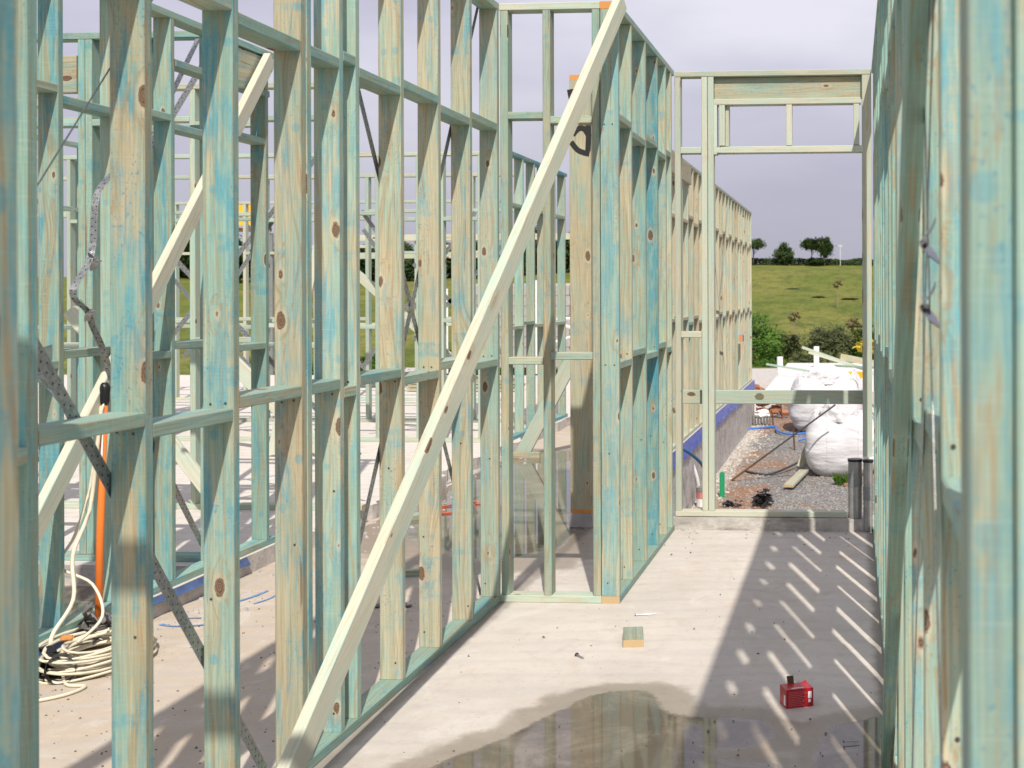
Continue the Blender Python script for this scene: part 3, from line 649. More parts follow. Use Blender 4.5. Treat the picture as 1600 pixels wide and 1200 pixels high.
# big post behind the narrow wall
BP = thing('timber_post', 'thick tan post with orange painted top and black spray marks, on a concrete block', 'post', (-1.747, 8.24, 0))
board('post_shaft', BP, (-1.751, 8.27, .118), (-1.751, 8.27, 2.90), .14, .09, (1, 0, 0), (.98, .02, .05))
addbox('orange_top', (-1.751, 8.27, 2.916), (.141, .091, .034), ORNG, BP); addbox('orange_foot', (-1.751, 8.27, .108), (.141, .091, .024), ORNG, BP)
addbox('concrete_pad', (-1.751, 8.27, .048), (.155, .12, .094), BLOCK, BP, bev=.006)
def spray(parent, pts, w, y):
    return ribbon('spray_mark', [(x, y, z) for x, z in pts], (1, 0, .0) if abs(pts[0][0]-pts[-1][0]) < .04 else (0, 0, 1), w, SPRAY, parent, 4)
spray(BP, [(-1.815, 2.84), (-1.80, 2.77), (-1.765, 2.72)], .042, 8.2238)
spray(BP, [(-1.80, 2.545), (-1.76, 2.585), (-1.72, 2.58), (-1.69, 2.53)], .036, 8.2238)
spray(BP, [(-1.81, 2.50), (-1.77, 2.45), (-1.73, 2.43), (-1.69, 2.42)], .034, 8.2236)
spray(BP, [(-1.70, 2.66), (-1.695, 2.55), (-1.70, 2.44)], .035, 8.2234)

# black rounded spray marks on the corridor side of the end jamb
for i, (z, l) in enumerate(((2.02, .13), (1.74, .10), (1.50, .17), (1.16, .07))):
    vs = []; n = 14
    for k in range(n):
        q = k*math.tau/n; vs.append((.0680-.0006, 8.24+.03*math.cos(q)*(1+.2*random.random())+.01, z+l*.5*math.sin(q)))
    add('spray_mark', vs, [tuple(range(n))], SPRAY, DR, loc=(.0674, 8.24, z))

# ------------------------------------------------------------------ ground, slabs, water
def slab(name, poly, z0, z1, top, side, sub=1):
    n = len(poly); vs = [(x, y, z1) for x, y in poly]+[(x, y, z0) for x, y in poly]
    fs = [tuple(range(n))]+[(i, n+i, n+(i+1) % n, (i+1) % n) for i in range(n)]
    return tag(add(name, vs, fs, [top, side], idx=[0]+[1]*n), kind='structure')
slab('concrete_floor', [(-14, -4), (4, -4), (4, YD-.03), (-1.70, YD-.03), (-1.70, 22.4), (-14, 22.4)], -1.0, 0, CONC, EDGE)
# raised slab: ragged edge towards the room
edge = []
y = 3.4
while y < 7.3: edge.append((-3.272+noise.noise(Vector((0, y*5, 0)))*.012, y)); y += .08
while y < 15.8:
    edge.append((-3.235+noise.noise(Vector((0, y*2.1, 3)))*.10+noise.noise(Vector((0, y*9, 5)))*.05, y)); y += .06
top = [(-14, 15.8+6), (-14, 6.50), (-3.43, 6.50), (-3.43, 3.4)]
slab('raised_slab', top+edge+[(-3.3, 21.8)], -.02, .10, CONC, EDGE)
# membrane on the raised slab edge and on the wing
def drape(name, x, y0, y1, z1, z0, label, mat=None):
    vs, fs = [], []; n = int((y1-y0)/.07); m_ = 5
    for i in range(n+1):
        yy = y0+(y1-y0)*i/n
        for j in range(m_+1):
            z = z1+(z0-z1)*j/m_; low = j/m_
            if j == m_: z += noise.noise(Vector((0, yy*3, 1)))*.03
            vs.append((x+.004+abs(noise.noise(Vector((0, yy*7, z*9))))*.030*low+.012*low, yy, z))
    for i in range(n):
        for j in range(m_): a = i*(m_+1)+j; fs.append((a, a+1, a+m_+2, a+m_+1))
    return tag(add(name, vs, fs, mat or BLUE, smooth=True, loc=(x, y0, z0)), label, 'membrane')
drape('damp_membrane', -3.272, 3.5, 6.75, .099, .062, 'blue damp proof membrane along the raised slab edge in the left room', mat_simple('dusty_membrane', (.075, .125, .27), .6, 0, .6, 14, .5))
drape('damp_membrane', -1.700, 9.5, 22.3, .004, -.15, 'blue crinkled membrane hanging along the base of the outside wing wall')
ext = [(-1.745, y_, z_) for y_, z_ in ((22.2, -.3), (22.2, .12), (22.32, .14), (22.34, -.3))]
# threshold kerb at the door
vs, fs = boxv((-.48, YD+.055, .030), (1.335, .17, .096)); 
bm = bmesh.new(); V = [bm.verts.new(v) for v in vs]
for q in fs: bm.faces.new([V[i] for i in q])
bmesh.ops.subdivide_edges(bm, edges=[e for e in bm.edges if e.calc_length() > .5], cuts=30)
for v in bm.verts: v.co += Vector((0, noise.noise(v.co*14), noise.noise(v.co*9+Vector((5, 0, 0)))*.3))*.008
me = bpy.data.meshes.new('door_kerb'); bm.to_mesh(me); bm.free(); me.materials.append(EDGE)
tag(put('door_kerb', me, Matrix.Identity(4)), kind='structure')

def sheet(name, outline, z, mat, kind='structure', k=7, jag=.008):
    q = catmull([(x, y, z) for x, y in outline], k, True)
    q = [p+Vector((noise.noise(p*7), noise.noise(p*7+Vector((9, 0, 0))), 0))*jag*3+Vector((noise.noise(p*30), noise.noise(p*30+Vector((9, 0, 0))), 0))*jag for p in q]
    bm = bmesh.new(); V = [bm.verts.new((p.x, p.y, z)) for p in q]; bm.faces.new(V); bmesh.ops.triangulate(bm, faces=bm.faces[:])
    me = bpy.data.meshes.new(name); bm.to_mesh(me); bm.free(); me.materials.append(mat)
    for p in me.polygons:
        if p.normal.z < 0: me.flip_normals(); break
    o = put(name, me, Matrix.Identity(4)); return tag(o, kind=kind)
pud = [(-1.52, 3.6), (-1.36, 4.02), (-1.19, 4.33), (-1.08, 4.60), (-1.00, 4.78), (-.87, 4.86), (-.76, 4.84), (-.70, 4.68), (-.62, 4.60), (-.50, 4.58), (-.37, 4.58), (-.29, 4.49), (-.28, 4.36),
       (-.34, 4.27), (-.48, 4.24), (-.40, 4.16), (-.24, 4.13), (-.2, 3.9), (-.3, 3.4), (-.4, 3.2), (-1.2, 3.2)]
dmp = [(-1.60, 3.5), (-1.33, 4.12), (-1.20, 4.52), (-1.15, 4.66), (-1.05, 4.82), (-.93, 4.93), (-.82, 4.99), (-.68, 5.00), (-.62, 4.84), (-.60, 4.74), (-.52, 4.67), (-.37, 4.70), (-.25, 4.62), (-.17, 4.47),
       (-.11, 4.46), (-.05, 4.60), (.0, 4.70), (.125, 4.76), (.125, 3.3), (-.4, 3.1), (-1.2, 3.1)]
def wet_floor(x0, x1, y0, y1, z, pools, step=.03, soft=.75, keep=''):
    """floor sheet carrying, per point, its distance inside (+) or outside (-) the water outline"""
    segs = []
    for po in pools:
        q = catmull([(x, y, 0) for x, y in po], 3, True); segs.append([(a.x, a.y) for a in q])
    nx_, ny_ = int((x1-x0)/step), int((y1-y0)/step); vs, dv, zv = [], [], []
    for j in range(ny_+1):
        for i in range(nx_+1):
            x, y = x0+(x1-x0)*i/nx_, y0+(y1-y0)*j/ny_; best = -9
            for q in segs:
                md = 9; ins = False; n = len(q)
                for k in range(n):
                    ax, ay = q[k]; bx, by = q[(k+1) % n]
                    if (ay > y) != (by > y) and x < (bx-ax)*(y-ay)/(by-ay)+ax: ins = not ins
                    ex, ey = bx-ax, by-ay; l2 = ex*ex+ey*ey or 1e-9; t_ = max(0, min(1, ((x-ax)*ex+(y-ay)*ey)/l2))
                    dd = (x-ax-ex*t_)**2+(y-ay-ey*t_)**2
                    if dd < md: md = dd
                md = md**.5; best = max(best, md if ins else -md)
            e = min([9]+([x-x0] if 'w' not in keep else [])+([x1-x] if 'e' not in keep else [])+([y-y0] if 's' not in keep else [])+([y1-y] if 'n' not in keep else []))
            vs.append((x, y, z if e > .02 else -.003)); dv.append(1+max(-.5, min(.5, best*soft)))
    fs = [(j*(nx_+1)+i, j*(nx_+1)+i+1, (j+1)*(nx_+1)+i+1, (j+1)*(nx_+1)+i) for j in range(ny_) for i in range(nx_)]
    me = mesh('wet_floor', vs, fs, CONC)
    a = me.attributes.new('wet', 'FLOAT', 'POINT'); a.data.foreach_set('value', dv)
    a = me.attributes.new('wetzone', 'FLOAT', 'POINT'); a.data.foreach_set('value', [1.0]*len(dv))
    return tag(put('wet_floor', me, Matrix.Identity(4)), kind='structure')
wet_floor(-1.728, .127, 3.1, 5.6, .004, [pud, [(-.13, 4.22), (-.12, 4.36), (-.06, 4.50), (.02, 4.58), (.12, 4.62), (.30, 4.5), (.3, 3.8), (0, 3.8), (-.09, 4.0)]])
POOL2 = [(-3.4, 11.9), (-3.4, 10.4), (-3.25, 9.6), (-3.05, 8.8), (-2.85, 8.0), (-2.6, 7.55), (-2.35, 7.35), (-2.12, 7.16), (-1.94, 7.20), (-1.80, 7.44), (-1.74, 7.75), (-1.72, 8.10), (-1.66, 8.5), (-1.5, 8.8), (-1.5, 10), (-1.5, 12), (-2.5, 12.2)]
wet_floor(-3.2, -1.24, 6.36, 8.18, .004, [POOL2], .04, .22, 'n')
wet_floor(-3.2, -1.705, 8.18, 12.4, .004, [POOL2], .05, .22, 's')
wet_floor(-6.2, -3.43, 4.4, 6.49, .004, [[(-7, 5.2), (-5, 4.9), (-4.2, 5.0), (-3.5, 4.7), (-3.2, 5.6), (-3.2, 6.6), (-4, 6.6), (-5, 6.6), (-7, 6.6)]], .07, .4)
# blue spray marks on the left room floor
def floorline(pts, w): 
    q = catmull([(x, y, .003) for x, y in pts], 6); vs, fs = [], []
    for i, p in enumerate(q):
        d = (q[min(i+1, len(q)-1)]-q[max(i-1, 0)]).normalized(); n_ = Vector((-d.y, d.x, 0))*w/2*(1+.5*noise.noise(p*30))
        vs += [p-n_, p+n_]
    fs = [(i*2, i*2+1, i*2+3, i*2+2) for i in range(len(q)-1)]
    tag(add('blue_marking', vs, fs, PAINTB), kind='structure')
floorline([(-3.18, 5.72), (-3.11, 5.69), (-3.02, 5.70), (-2.96, 5.74), (-2.98, 5.80), (-3.05, 5.84), (-3.12, 5.83)], .02)
floorline([(-3.03, 6.17), (-3.0, 6.28), (-2.99, 6.44), (-3.03, 6.5)], .02); floorline([(-2.93, 6.12), (-2.90, 6.25), (-2.92, 6.42)], .012)
floorline([(-3.25, 9.9), (-3.2, 10.3)], .02)
# debris
def chips(name, n, area, z, size, mat, label, seed=1, dens=None):
    R = random.Random(seed); vs, fs = [], []
    for _ in range(n):
        x, y = area(R); s = size*(.35+R.random()**3*1.6); o = len(vs); a = R.random()*6.3
        base = [(math.cos(a+q*math.tau/4)*s*R.uniform(.6, 1.3), math.sin(a+q*math.tau/4)*s*R.uniform(.5, 1)) for q in range(4)]
        zz = z(x, y) if callable(z) else z
        vs += [(x+p, y+q, zz) for p, q in base]+[(x+p*.5, y+q*.5, zz+s*R.uniform(.4, .9)) for p, q in base]
        fs += [(o+4, o+5, o+6, o+7)]+[(o+i, o+(i+1) % 4, o+4+(i+1) % 4, o+4+i) for i in range(4)]
    return tag(add(name, vs, fs, mat), label, 'debris', kind='stuff')
chips('floor_grit', 190, lambda R: (R.uniform(-1.7, .12), 3.6+R.random()**1.3*4.5), 0.004, .0038, STONE, 'dark grit scattered over the corridor floor', 1)
chips('floor_grit', 1500, lambda R: (-3.15+R.random()**1.4*1.3, 3.4+R.random()**1.2*5), 0.0, .0036, STONE, 'grit and crumbs on the left room floor', 2)
chips('floor_grit', 500, lambda R: (R.uniform(-3.24, -3.05)+R.random()**3*.3, R.uniform(5.8, 12)), 0.0, .011, BLOCK, 'broken concrete crumbs along the raised slab edge', 3)
chips('kerb_crumbs', 120, lambda R: (R.uniform(-1.1, .1), YD-.04-R.random()**3*.4), 0.0, .005, STONE2, 'pale crumbs in front of the door kerb', 4)

chips('puddle_scum', 160, lambda R: (R.uniform(-1.1, .05), 3.75+R.random()*.85), 0.006, .0030, STONE, 'dark specks floating on the front puddle', 21)
# terrain
def hgt(x, y):
    if y < 40: return -.80
    topz = 9.3 if x > -30 else 9.3-min(1, (-30-x)/60)*2.9
    h = -.8-4.4*min(1, (y-40)/55) if y < 95 else None
    if h is None:
        t = min(1, (y-95)/255); h = -5.2+(topz+5.2)*(t*t*(3-2*t)*.35+t*.65)
    if y > 350: h = topz-.2-(y-350)*.012
    return h+noise.noise(Vector((x*.02, y*.02, 0)))*(.8 if 60 < y < 340 else .05)*min(1, max(0, (y-45)/60))
xs = [-420+i*14 for i in range(61)]; ys = [-60, -30, 0, 20, 34, 40]+[46+i*8 for i in range(48)]+[460, 560, 800]
vs = [(x, y_, hgt(x, y_)) for y_ in ys for x in xs]; nx = len(xs)
fs = [(j*nx+i, j*nx+i+1, (j+1)*nx+i+1, (j+1)*nx+i) for j in range(len(ys)-1) for i in range(nx-1)]
tag(add('grass_hill', vs, fs, GRASS, smooth=True), kind='structure')
vs, fs = [], []; n = 66
for j in range(n+1):
    for i in range(41):
        x = -14+i*.75; y_ = 8+j*.46
        vs.append((x, y_, -.755+noise.noise(Vector((x*.8, y_*.8, 0)))*.03))
fs = [(j*41+i, j*41+i+1, (j+1)*41+i+1, (j+1)*41+i) for j in range(n) for i in range(40)]
tag(add('gravel_yard', vs, fs, GRAVEL, smooth=True), kind='structure')
gz = lambda x, y: -.755+noise.noise(Vector((x*.8, y*.8, 0)))*.03
chips('loose_gravel', 12000, lambda R: (R.uniform(-1.68, .5), 12.8+R.random()**1.5*10), gz, .0105, STONE2, 'loose grey gravel over the yard outside the door', 5)
chips('lime_lumps', 900, lambda R: (-1.66+abs(R.gauss(0, .16)), R.uniform(12.8, 22)), gz, .014, HESS, 'whitish mortar lumps along the foot of the wing slab', 6)
chips('soil_clods', 900, lambda R: (R.uniform(-1.5, .2), R.choice((R.gauss(16.3, .5), R.gauss(22.6, .5)))), gz, .012, SOIL, 'reddish soil clods on the yard', 8)

# far slab of the neighbour building part
slab('far_slab', [(-1.79, 26.1), (3, 26.1), (3, 36.6), (-1.823, 36.6)], -.8, -.5, mat_simple('white_slab', (.70, .67, .64), .8, 0, .25, 2, .1), HESS)
for i, (x, y_, h, lab) in enumerate(((-1.80, 32.2, -.10, 'left'), (-.95, 34.5, .06, 'right'))):
    vs, fs = tube([(x, y_, -.5), (x, y_, h)], .075, 12)
    p_ = add('pipe_stub', vs, fs, WHITE, smooth=False, loc=(x, y_, -.5)); tag(p_, 'white plastic pipe stub on the far white slab, '+('at its left edge' if lab == 'left' else 'at its far edge behind the bags'), 'pipe')
vs, fs = tube([(-1.72, 22.6, -.75), (-1.72, 22.6, -.30)], .03, 8); tag(add('marker_peg', vs, fs, WHITE, loc=(-1.72, 22.6, -.75)), 'small white peg in front of the brick heap', 'peg')
def stick(name, lab, a, b, w, t, wd, st, cat='timber'):
    o = thing(name, lab, cat, a); board('plank', o, a, b, w, t, wd, st); return o
stick('timber_length', 'long grey timber, top one of the stack jutting above the bags', (-1.20, 31, .19), (.5, 31.2, -.42), .09, .06, (0, 1, 0), (.4, .1, .5))
stick('timber_length', 'pale timber just under the topmost one on the stack behind the bags', (-1.03, 30.6, .085), (.5, 30.8, -.40), .07, .05, (0, 1, 0), (.5, 0, .8))
stick('timber_length', 'thick brown weathered timber at the right end of the stack behind the bags', (-.28, 31.4, -.06), (.6, 31.5, -.24), .13, .15, (0, 1, 0), (.95, 0, 0))
stick('timber_length', 'thin green timber resting across the left pipe stub', (-2.05, 30.9, -.215), (-1.02, 30.6, -.36), .07, .05, (0, 1, 0), (.1, .5, .3))
YB = addbox('yellow_beam', (.14, 26.0, -.155), (.42, .14, .13), YEL); tag(YB, 'yellow beam end lying beside the rear white bag', 'beam')
stick('timber_length', 'dark flat board under the yellow beam behind the bags', (-.45, 26.3, .02), (.45, 26.4, -.03), .10, .04, (0, 1, 0), (.5, .1, 0))

# ------------------------------------------------------------------ bulk bags
def bulk_bag(label, cx, cy, z0, hw, hh, seed, top=True):
    root = thing('bulk_bag', label, 'bulk bag', (cx, cy, z0)); R = random.Random(seed)
    n, m_ = 72, 44; vs, fs = [], []
    for j in range(m_+1):
        s = j/m_; z = hh*s
        rad = hw*(.80+.24*math.sin(min(1, s*1.15)*math.pi)**.8) if s < .87 else hw*(.80+.24*math.sin(min(1, .87*1.15)*math.pi)**.8)*(1-((s-.87)/.13)**2*.75)
        if s < .12: rad *= .86+.14*(s/.12)**.5
        for i in range(n):
            a = i*math.tau/n; c, s_ = math.cos(a), math.sin(a); e = 4.2
            k = (abs(c)**e+abs(s_)**e)**(-1/e)
            p = Vector((c*3, s_*3, z*9+seed))
            w_ = noise.noise(p)*.035+noise.noise(Vector((c*1.5+seed, s_*1.5, z*30)))*.012+.02*math.exp(-((z/hh-.8)/.1)**2)*noise.noise(Vector((c*9, s_*9, seed)))
            zz = z0+z+(noise.noise(Vector((c*2, s_*2, seed+4)))*.12*s if s > .5 else 0)
            if s >= .87: zz = z0+hh*.87+(s-.87)*hh*.6+noise.noise(Vector((c*3*(1-s)*7, s_*3*(1-s)*7, seed+9)))*.10
            vs.append((cx+c*k*rad*(1+w_)*1.0, cy+s_*k*rad*(1+w_), zz))
    fs = [(j*n+i, j*n+(i+1) % n, (j+1)*n+(i+1) % n, (j+1)*n+i) for j in range(m_) for i in range(n)]+[tuple(m_*n+i for i in range(n))]
    add('bag_body', vs, fs, BAG, root, smooth=True, loc=(cx, cy, z0))
    # gathered fabric standing at the rim
    for q in range(5):
        a0 = R.uniform(-2.9, -.3); vs, fs = [], []; nn, mm = 20, 8
        for i in range(nn+1):
            a = a0+(i/nn-.5)*1.5
            for j in range(mm+1):
                h = j/mm; rr = hw*(.88-.06*h+.09*noise.noise(Vector((i*.45, h*2, q+seed))))
                hgt_ = .26*math.sin(i/nn*math.pi)**.7*(.7+.5*noise.noise(Vector((i*.3, q, seed))))
                vs.append((cx+math.cos(a)*rr, cy+math.sin(a)*rr, z0+hh*.80+h*hgt_))
        fs = [(i*(mm+1)+j, i*(mm+1)+j+1, (i+1)*(mm+1)+j+1, (i+1)*(mm+1)+j) for i in range(nn) for j in range(mm)]
        add('rim_fold', vs, fs, BAG, root, smooth=True, loc=(cx, cy, z0))
    for a in (-2.35, -.8):
        x, y_ = cx+math.cos(a)*hw*1.0, cy+math.sin(a)*hw*1.0
        ribbon('lifting_loop', [(x, y_, z0+hh*.6), (x, y_, z0+hh*.9), (x+.05, y_+.02, z0+hh*.98), (x+.12, y_+.03, z0+hh*.85), (x+.13, y_+.03, z0+hh*.6)], (1, .2, 0), .05, BAG, root)
    return root
bulk_bag('nearer white woven bulk bag, full and slumped, with a weed at its foot', -.12, 16.25, -.77, .455, .86, 3)
bulk_bag('rear white woven bulk bag with bunched fabric on top, partly above the rail board', -.42, 21.3, -.77, .60, 1.0, 11)
# loose hump of folded cloth on the rear bag
vs, fs = [], []; n = 26
for j in range(n+1):
    for i in range(n+1):
        x, y_ = -.75+i/n*.80, 20.95+j/n*.7; e = max(0, math.sin(i/n*math.pi)*math.sin(j/n*math.pi))**.5
        vs.append((x, y_, -.02+.36*e*(.75+.5*noise.noise(Vector((x*5, y_*4, 2))))+.05*noise.noise(Vector((x*14, y_*9, 7)))))
fs = [(j*(n+1)+i, j*(n+1)+i+1, (j+1)*(n+1)+i+1, (j+1)*(n+1)+i) for j in range(n) for i in range(n)]
tag(add('crumpled_sack', vs, fs, mat_simple('sack_cloth', (.84, .80, .77), .8, 0, .35, 7, .8), smooth=True, loc=(-.4, 21.2, 0)), 'crumpled off-white sack heaped on top of the rear bulk bag', 'sack')
for i in range(5):
    pass

# yard clutter
bk = thing('paint_bucket', 'paint bucket with faded red label standing just outside the wall frame', 'bucket', (-1.555, 13.6, -.75))
vs, fs = tube([(-1.555, 13.6, -.75), (-1.555, 13.6, -.66)], .098, 20); add('bucket_base', vs, fs, WHITE, bk, loc=(-1.555, 13.6, -.75))
vs, fs = tube([(-1.555, 13.6, -.66), (-1.555, 13.6, -.585)], .1005, 20); add('label_band', vs, fs, PINK, bk, loc=(-1.555, 13.6, -.66))
vs, fs = tube([(-1.555, 13.6, -.585), (-1.555, 13.6, -.545)], .104, 20); add('bucket_rim', vs, fs, FOIL, bk, loc=(-1.555, 13.6, -.585))
tag(addtube('white_pipe', [(-1.66, 13.9, -.62), (-1.68, 13.85, -.48), (-1.72, 13.8, -.33)], .020, WHITE), 'thin white pipe leaning behind the paint bucket', 'pipe')
tag(addtube('blue_hose', [(-1.69, 12.5, .01), (-1.60, 12.6, -.06), (-1.50, 12.8, -.20), (-1.46, 12.85, -.34), (-1.455, 13.0, -.55), (-1.45, 13.1, -.74)], .017, BPIPE), 'dark blue hose bent down from the wing membrane', 'hose')
tag(addbox('green_tube', (-1.44, 14.2, -.62), (.055, .055, .30), GREEN, bev=.01), 'green plastic upright just right of the double stud', 'plastic tube')
def crumple(name, lab, cat, c, s, mat, seed, n=60):
    R = random.Random(seed); vs, fs = [], []
    for _ in range(n):
        p = Vector((c[0]+R.gauss(0, s[0]), c[1]+R.gauss(0, s[1]), c[2]+abs(R.gauss(0, s[2])))); o = len(vs)
        for k in range(4):
            a = k*math.tau/4+R.random(); q = s[0]*R.uniform(.4, 1)
            vs.append(p+Vector((math.cos(a)*q, math.sin(a)*q*.8, R.uniform(-.5, .6)*s[2])))
        fs.append((o, o+1, o+2, o+3)); vs += [v+Vector((0, 0, .003)) for v in vs[o:o+4]]; fs.append((o+7, o+6, o+5, o+4))
    return tag(add(name, vs, fs, mat, loc=c), lab, cat)
crumple('black_plastic_scrap', 'crumpled black plastic scrap on the gravel in the door opening', 'plastic scrap', (-.955, 13.75, -.74), (.055, .16, .06), BPLAS, 3)
crumple('black_plastic_scrap', 'small curled black plastic scrap beside the green tube', 'plastic scrap', (-1.30, 13.65, -.75), (.05, .06, .02), BPLAS, 9, 24)
rd = thing('steel_rod', 'long thin rod leaning from the gravel onto the nearer bulk bag, rusty at its foot', 'rod', (-1.46, 15.4, -.75))
vs, fs = tube([(-1.46, 15.4, -.75), (-1.20, 15.42, -.56)], .011, 8); add('rusty_end', vs, fs, RUST, rd, loc=(-1.46, 15.4, -.75))
vs, fs = tube([(-1.20, 15.42, -.56), (-.20, 15.5, .165)], .0105, 8); add('rod_shaft', vs, fs, DARKM, rd, loc=(-1.2, 15.42, -.56))
tag(addtube('steel_bar', [(-1.34, 16.15, -.735), (-1.0, 15.95, -.735), (-.60, 16.9, -.66)], .014, DARKM, k=4), 'dark bent bar lying flat on the gravel left of the nearer bag', 'bar')
stick('plank_offcut', 'short pale plank lying on the gravel in front of the nearer bulk bag', (-.735, 14.85, -.72), (-.60, 16.0, -.70), .12, .03, (1, 0, 0), (.9, 0, .3), 'plank')
stick('plank_offcut', 'plank propped behind the short pale plank, against the nearer bulk bag', (-.66, 16.3, -.70), (-.56, 16.5, -.45), .09, .03, (1, 0, 0), (.95, 0, .1), 'plank')
fb = thing('foam_pack', 'white foam pack on grey corrugated spacers at the edge of the gravel', 'foam pack', (-1.53, 21.9, -.75))
for i in range(6):
    vs, fs = boxv((-1.655+i*.05, 21.9, -.665), (.022, .2, .16)); add('spacer', vs, fs, GREYP, fb, loc=(-1.655+i*.05, 21.9, -.74))
bm = bmesh.new(); bmesh.ops.create_icosphere(bm, subdivisions=3, radius=1)
for v in bm.verts: v.co = Vector((v.co.x*.145, v.co.y*.11, v.co.z*.07))*(1+.5*noise.noise(v.co*1.7+Vector((3, 0, 0))))+Vector((-1.54, 21.9, -.555))
me = bpy.data.meshes.new('foam_block'); bm.to_mesh(me); bm.free(); me.materials.append(WHITE); put('foam_block', me, Matrix.Identity(4), fb)
tag(addtube('blue_strapping', [(-1.85, 21.0, -.72), (-1.5, 21.2, -.72), (-1.28, 21.4, -.72), (-1.22, 20.8, -.72), (-1.0, 20.3, -.72), (-.72, 20.35, -.71)], .016, BTAPE, k=5), 'loose blue strapping snaking over the gravel behind the rod', 'strapping')
tag(addtube('blue_strapping', [(-.80, 19.4, -.72), (-.72, 19.45, -.70), (-.62, 19.4, -.72)], .014, BTAPE), 'short blue strapping piece beside the right stake', 'strapping')
for i, (x, y_, h, lab) in enumerate(((-.83, 18.6, .30, 'steel stake in the gravel left of the nearer bag, the nearest of three'), (-1.25, 23.0, .26, 'leaning stake on the red soil before the rear bag'), (-1.32, 21.6, .24, 'thin stake just right of the foam pack'))):
    vs, fs = tube([(x, y_, -.78), (x-.02, y_, -.75+h)], .013, 6); tag(add('steel_stake', vs, fs, RUST, loc=(x, y_, -.75)), lab, 'stake')
bp = thing('brick_heap', 'low heap of broken orange bricks at the far end of the wing wall', 'brick heap', (-1.75, 23.6, -.75))
R = random.Random(4)
for i in range(46):
    h = R.random()**1.5; x = -1.75+R.gauss(0, .28)*(1.2-h*.7); y_ = 23.6+R.gauss(0, .4)
    o = addbox('brick', (x, y_, -.72+h*.52), (.17, .10, .07), BRICK, bp, bev=.006)
    o.matrix_basis = o.matrix_basis @ Matrix.Rotation(R.uniform(-1, 1), 4, (R.random(), R.random(), R.random()+.3))
tag(addbox('brick_fragment', (-.065, 15.1, -.735), (.075, .05, .03), BRICK, rz=.3, bev=.004), 'orange brick fragment beside the weed at the bag foot', 'brick')
# capped grey pipes standing at the sill end
for i, (x, y_, rr, h, lab) in enumerate(((.018, 8.245, .044, .455, 'left of the two grey pipes standing at the end of the door sill'), (.100, 8.20, .030, .46, 'right thinner grey pipe standing against the right wall by the door sill'))):
    pp = thing('standing_pipe', lab, 'pipe', (x, y_, .08))
    z0 = .080 if i == 0 else .0
    vs, fs = tube([(x, y_, z0), (x, y_, z0+.20)], rr, 20); add('pipe_lower', vs, fs, FOIL, pp, smooth=False, loc=(x, y_, z0))
    vs, fs = tube([(x, y_, z0+.20), (x, y_, z0+.285)], rr+.0015, 20); add('grey_band', vs, fs, GREYP, pp, loc=(x, y_, z0+.2))
    vs, fs = tube([(x, y_, z0+.285), (x, y_, .44)], rr, 20); add('pipe_upper', vs, fs, FOIL, pp, loc=(x, y_, z0+.285))
    vs, fs = tube([(x, y_, .44), (x, y_, .456)], rr+.004, 20); add('black_rim', vs, fs, TAPE, pp, loc=(x, y_, .44))
tag(addbox('white_flashing', (.105, 8.215, .4665), (.075, .05, .012), WHITE), 'small white flashing strip on top of the grey pipes', 'flashing')

# block wall and yard pieces far left
bw = thing('block_wall', 'grey concrete block wall far behind the narrow wall frame', 'block wall', (-6.3, 24.1, 0))
bme = mesh('block', *boxv((0, 0, 0), (.385, .19, .185)), BLOCK)
for j in range(8):
    for i in range(7):
        put('block', bme, Matrix.Translation((-7.3+i*.395+(j % 2)*.2, 24.1+random.uniform(-.006, .006), .20+j*.195)), bw)
addbox('mortar_core', (-6.1, 24.12, .9), (2.75, .14, 1.6), EDGE, bw)
fr = thing('prop_frame', 'white and grey tubular prop frame standing before the block wall', 'steel frame', (-5.7, 23, 0))
for i, (a, b) in enumerate((((-5.72, 23, .05), (-5.72, 23, 1.75)), ((-5.85, 23.1, 1.15), (-5.0, 23.1, .85)), ((-5.9, 23.1, .45), (-5.0, 23.1, .75)), ((-5.9, 23.1, 1.05), (-5.0, 23.1, 1.05)), ((-6.2, 23.1, .05), (-6.2, 23.1, 1.6)), ((-7.4, 23.1, .05), (-7.4, 23.1, 1.6)))):
    vs, fs = tube([a, b], .028, 6); add('frame_tube', vs, fs, WHITE, fr, loc=a)
stick('timber_length', 'dark timber strut sloping in front of the block wall', (-5.55, 22.8, .95), (-5.15, 22.8, 1.25), .12, .05, (0, 0, 1), (.8, 0, 0))
for i, (x, y_, l, w_, h, lab) in enumerate(((-5.6, 18.2, 1.6, .5, .16, 'stack of pale boards on the far slab, before the block wall'), (-7.4, 19.0, 1.2, .6, .22, 'low stack of boards on the far slab, seen between the middle studs'))):
    st = thing('board_stack', lab, 'board stack', (x, y_, .1))
    for j in range(4):
        for q in range(3): board('plank', st, (x-l/2+random.uniform(-.05, .05), y_+q*w_/3, .13+j*.05), (x+l/2+random.uniform(-.05, .05), y_+q*w_/3, .13+j*.05), .09, .04, (0, 1, 0), 'semi' if i else 'tan', ORNG if (j+q) % 3 == 0 else ENDG)

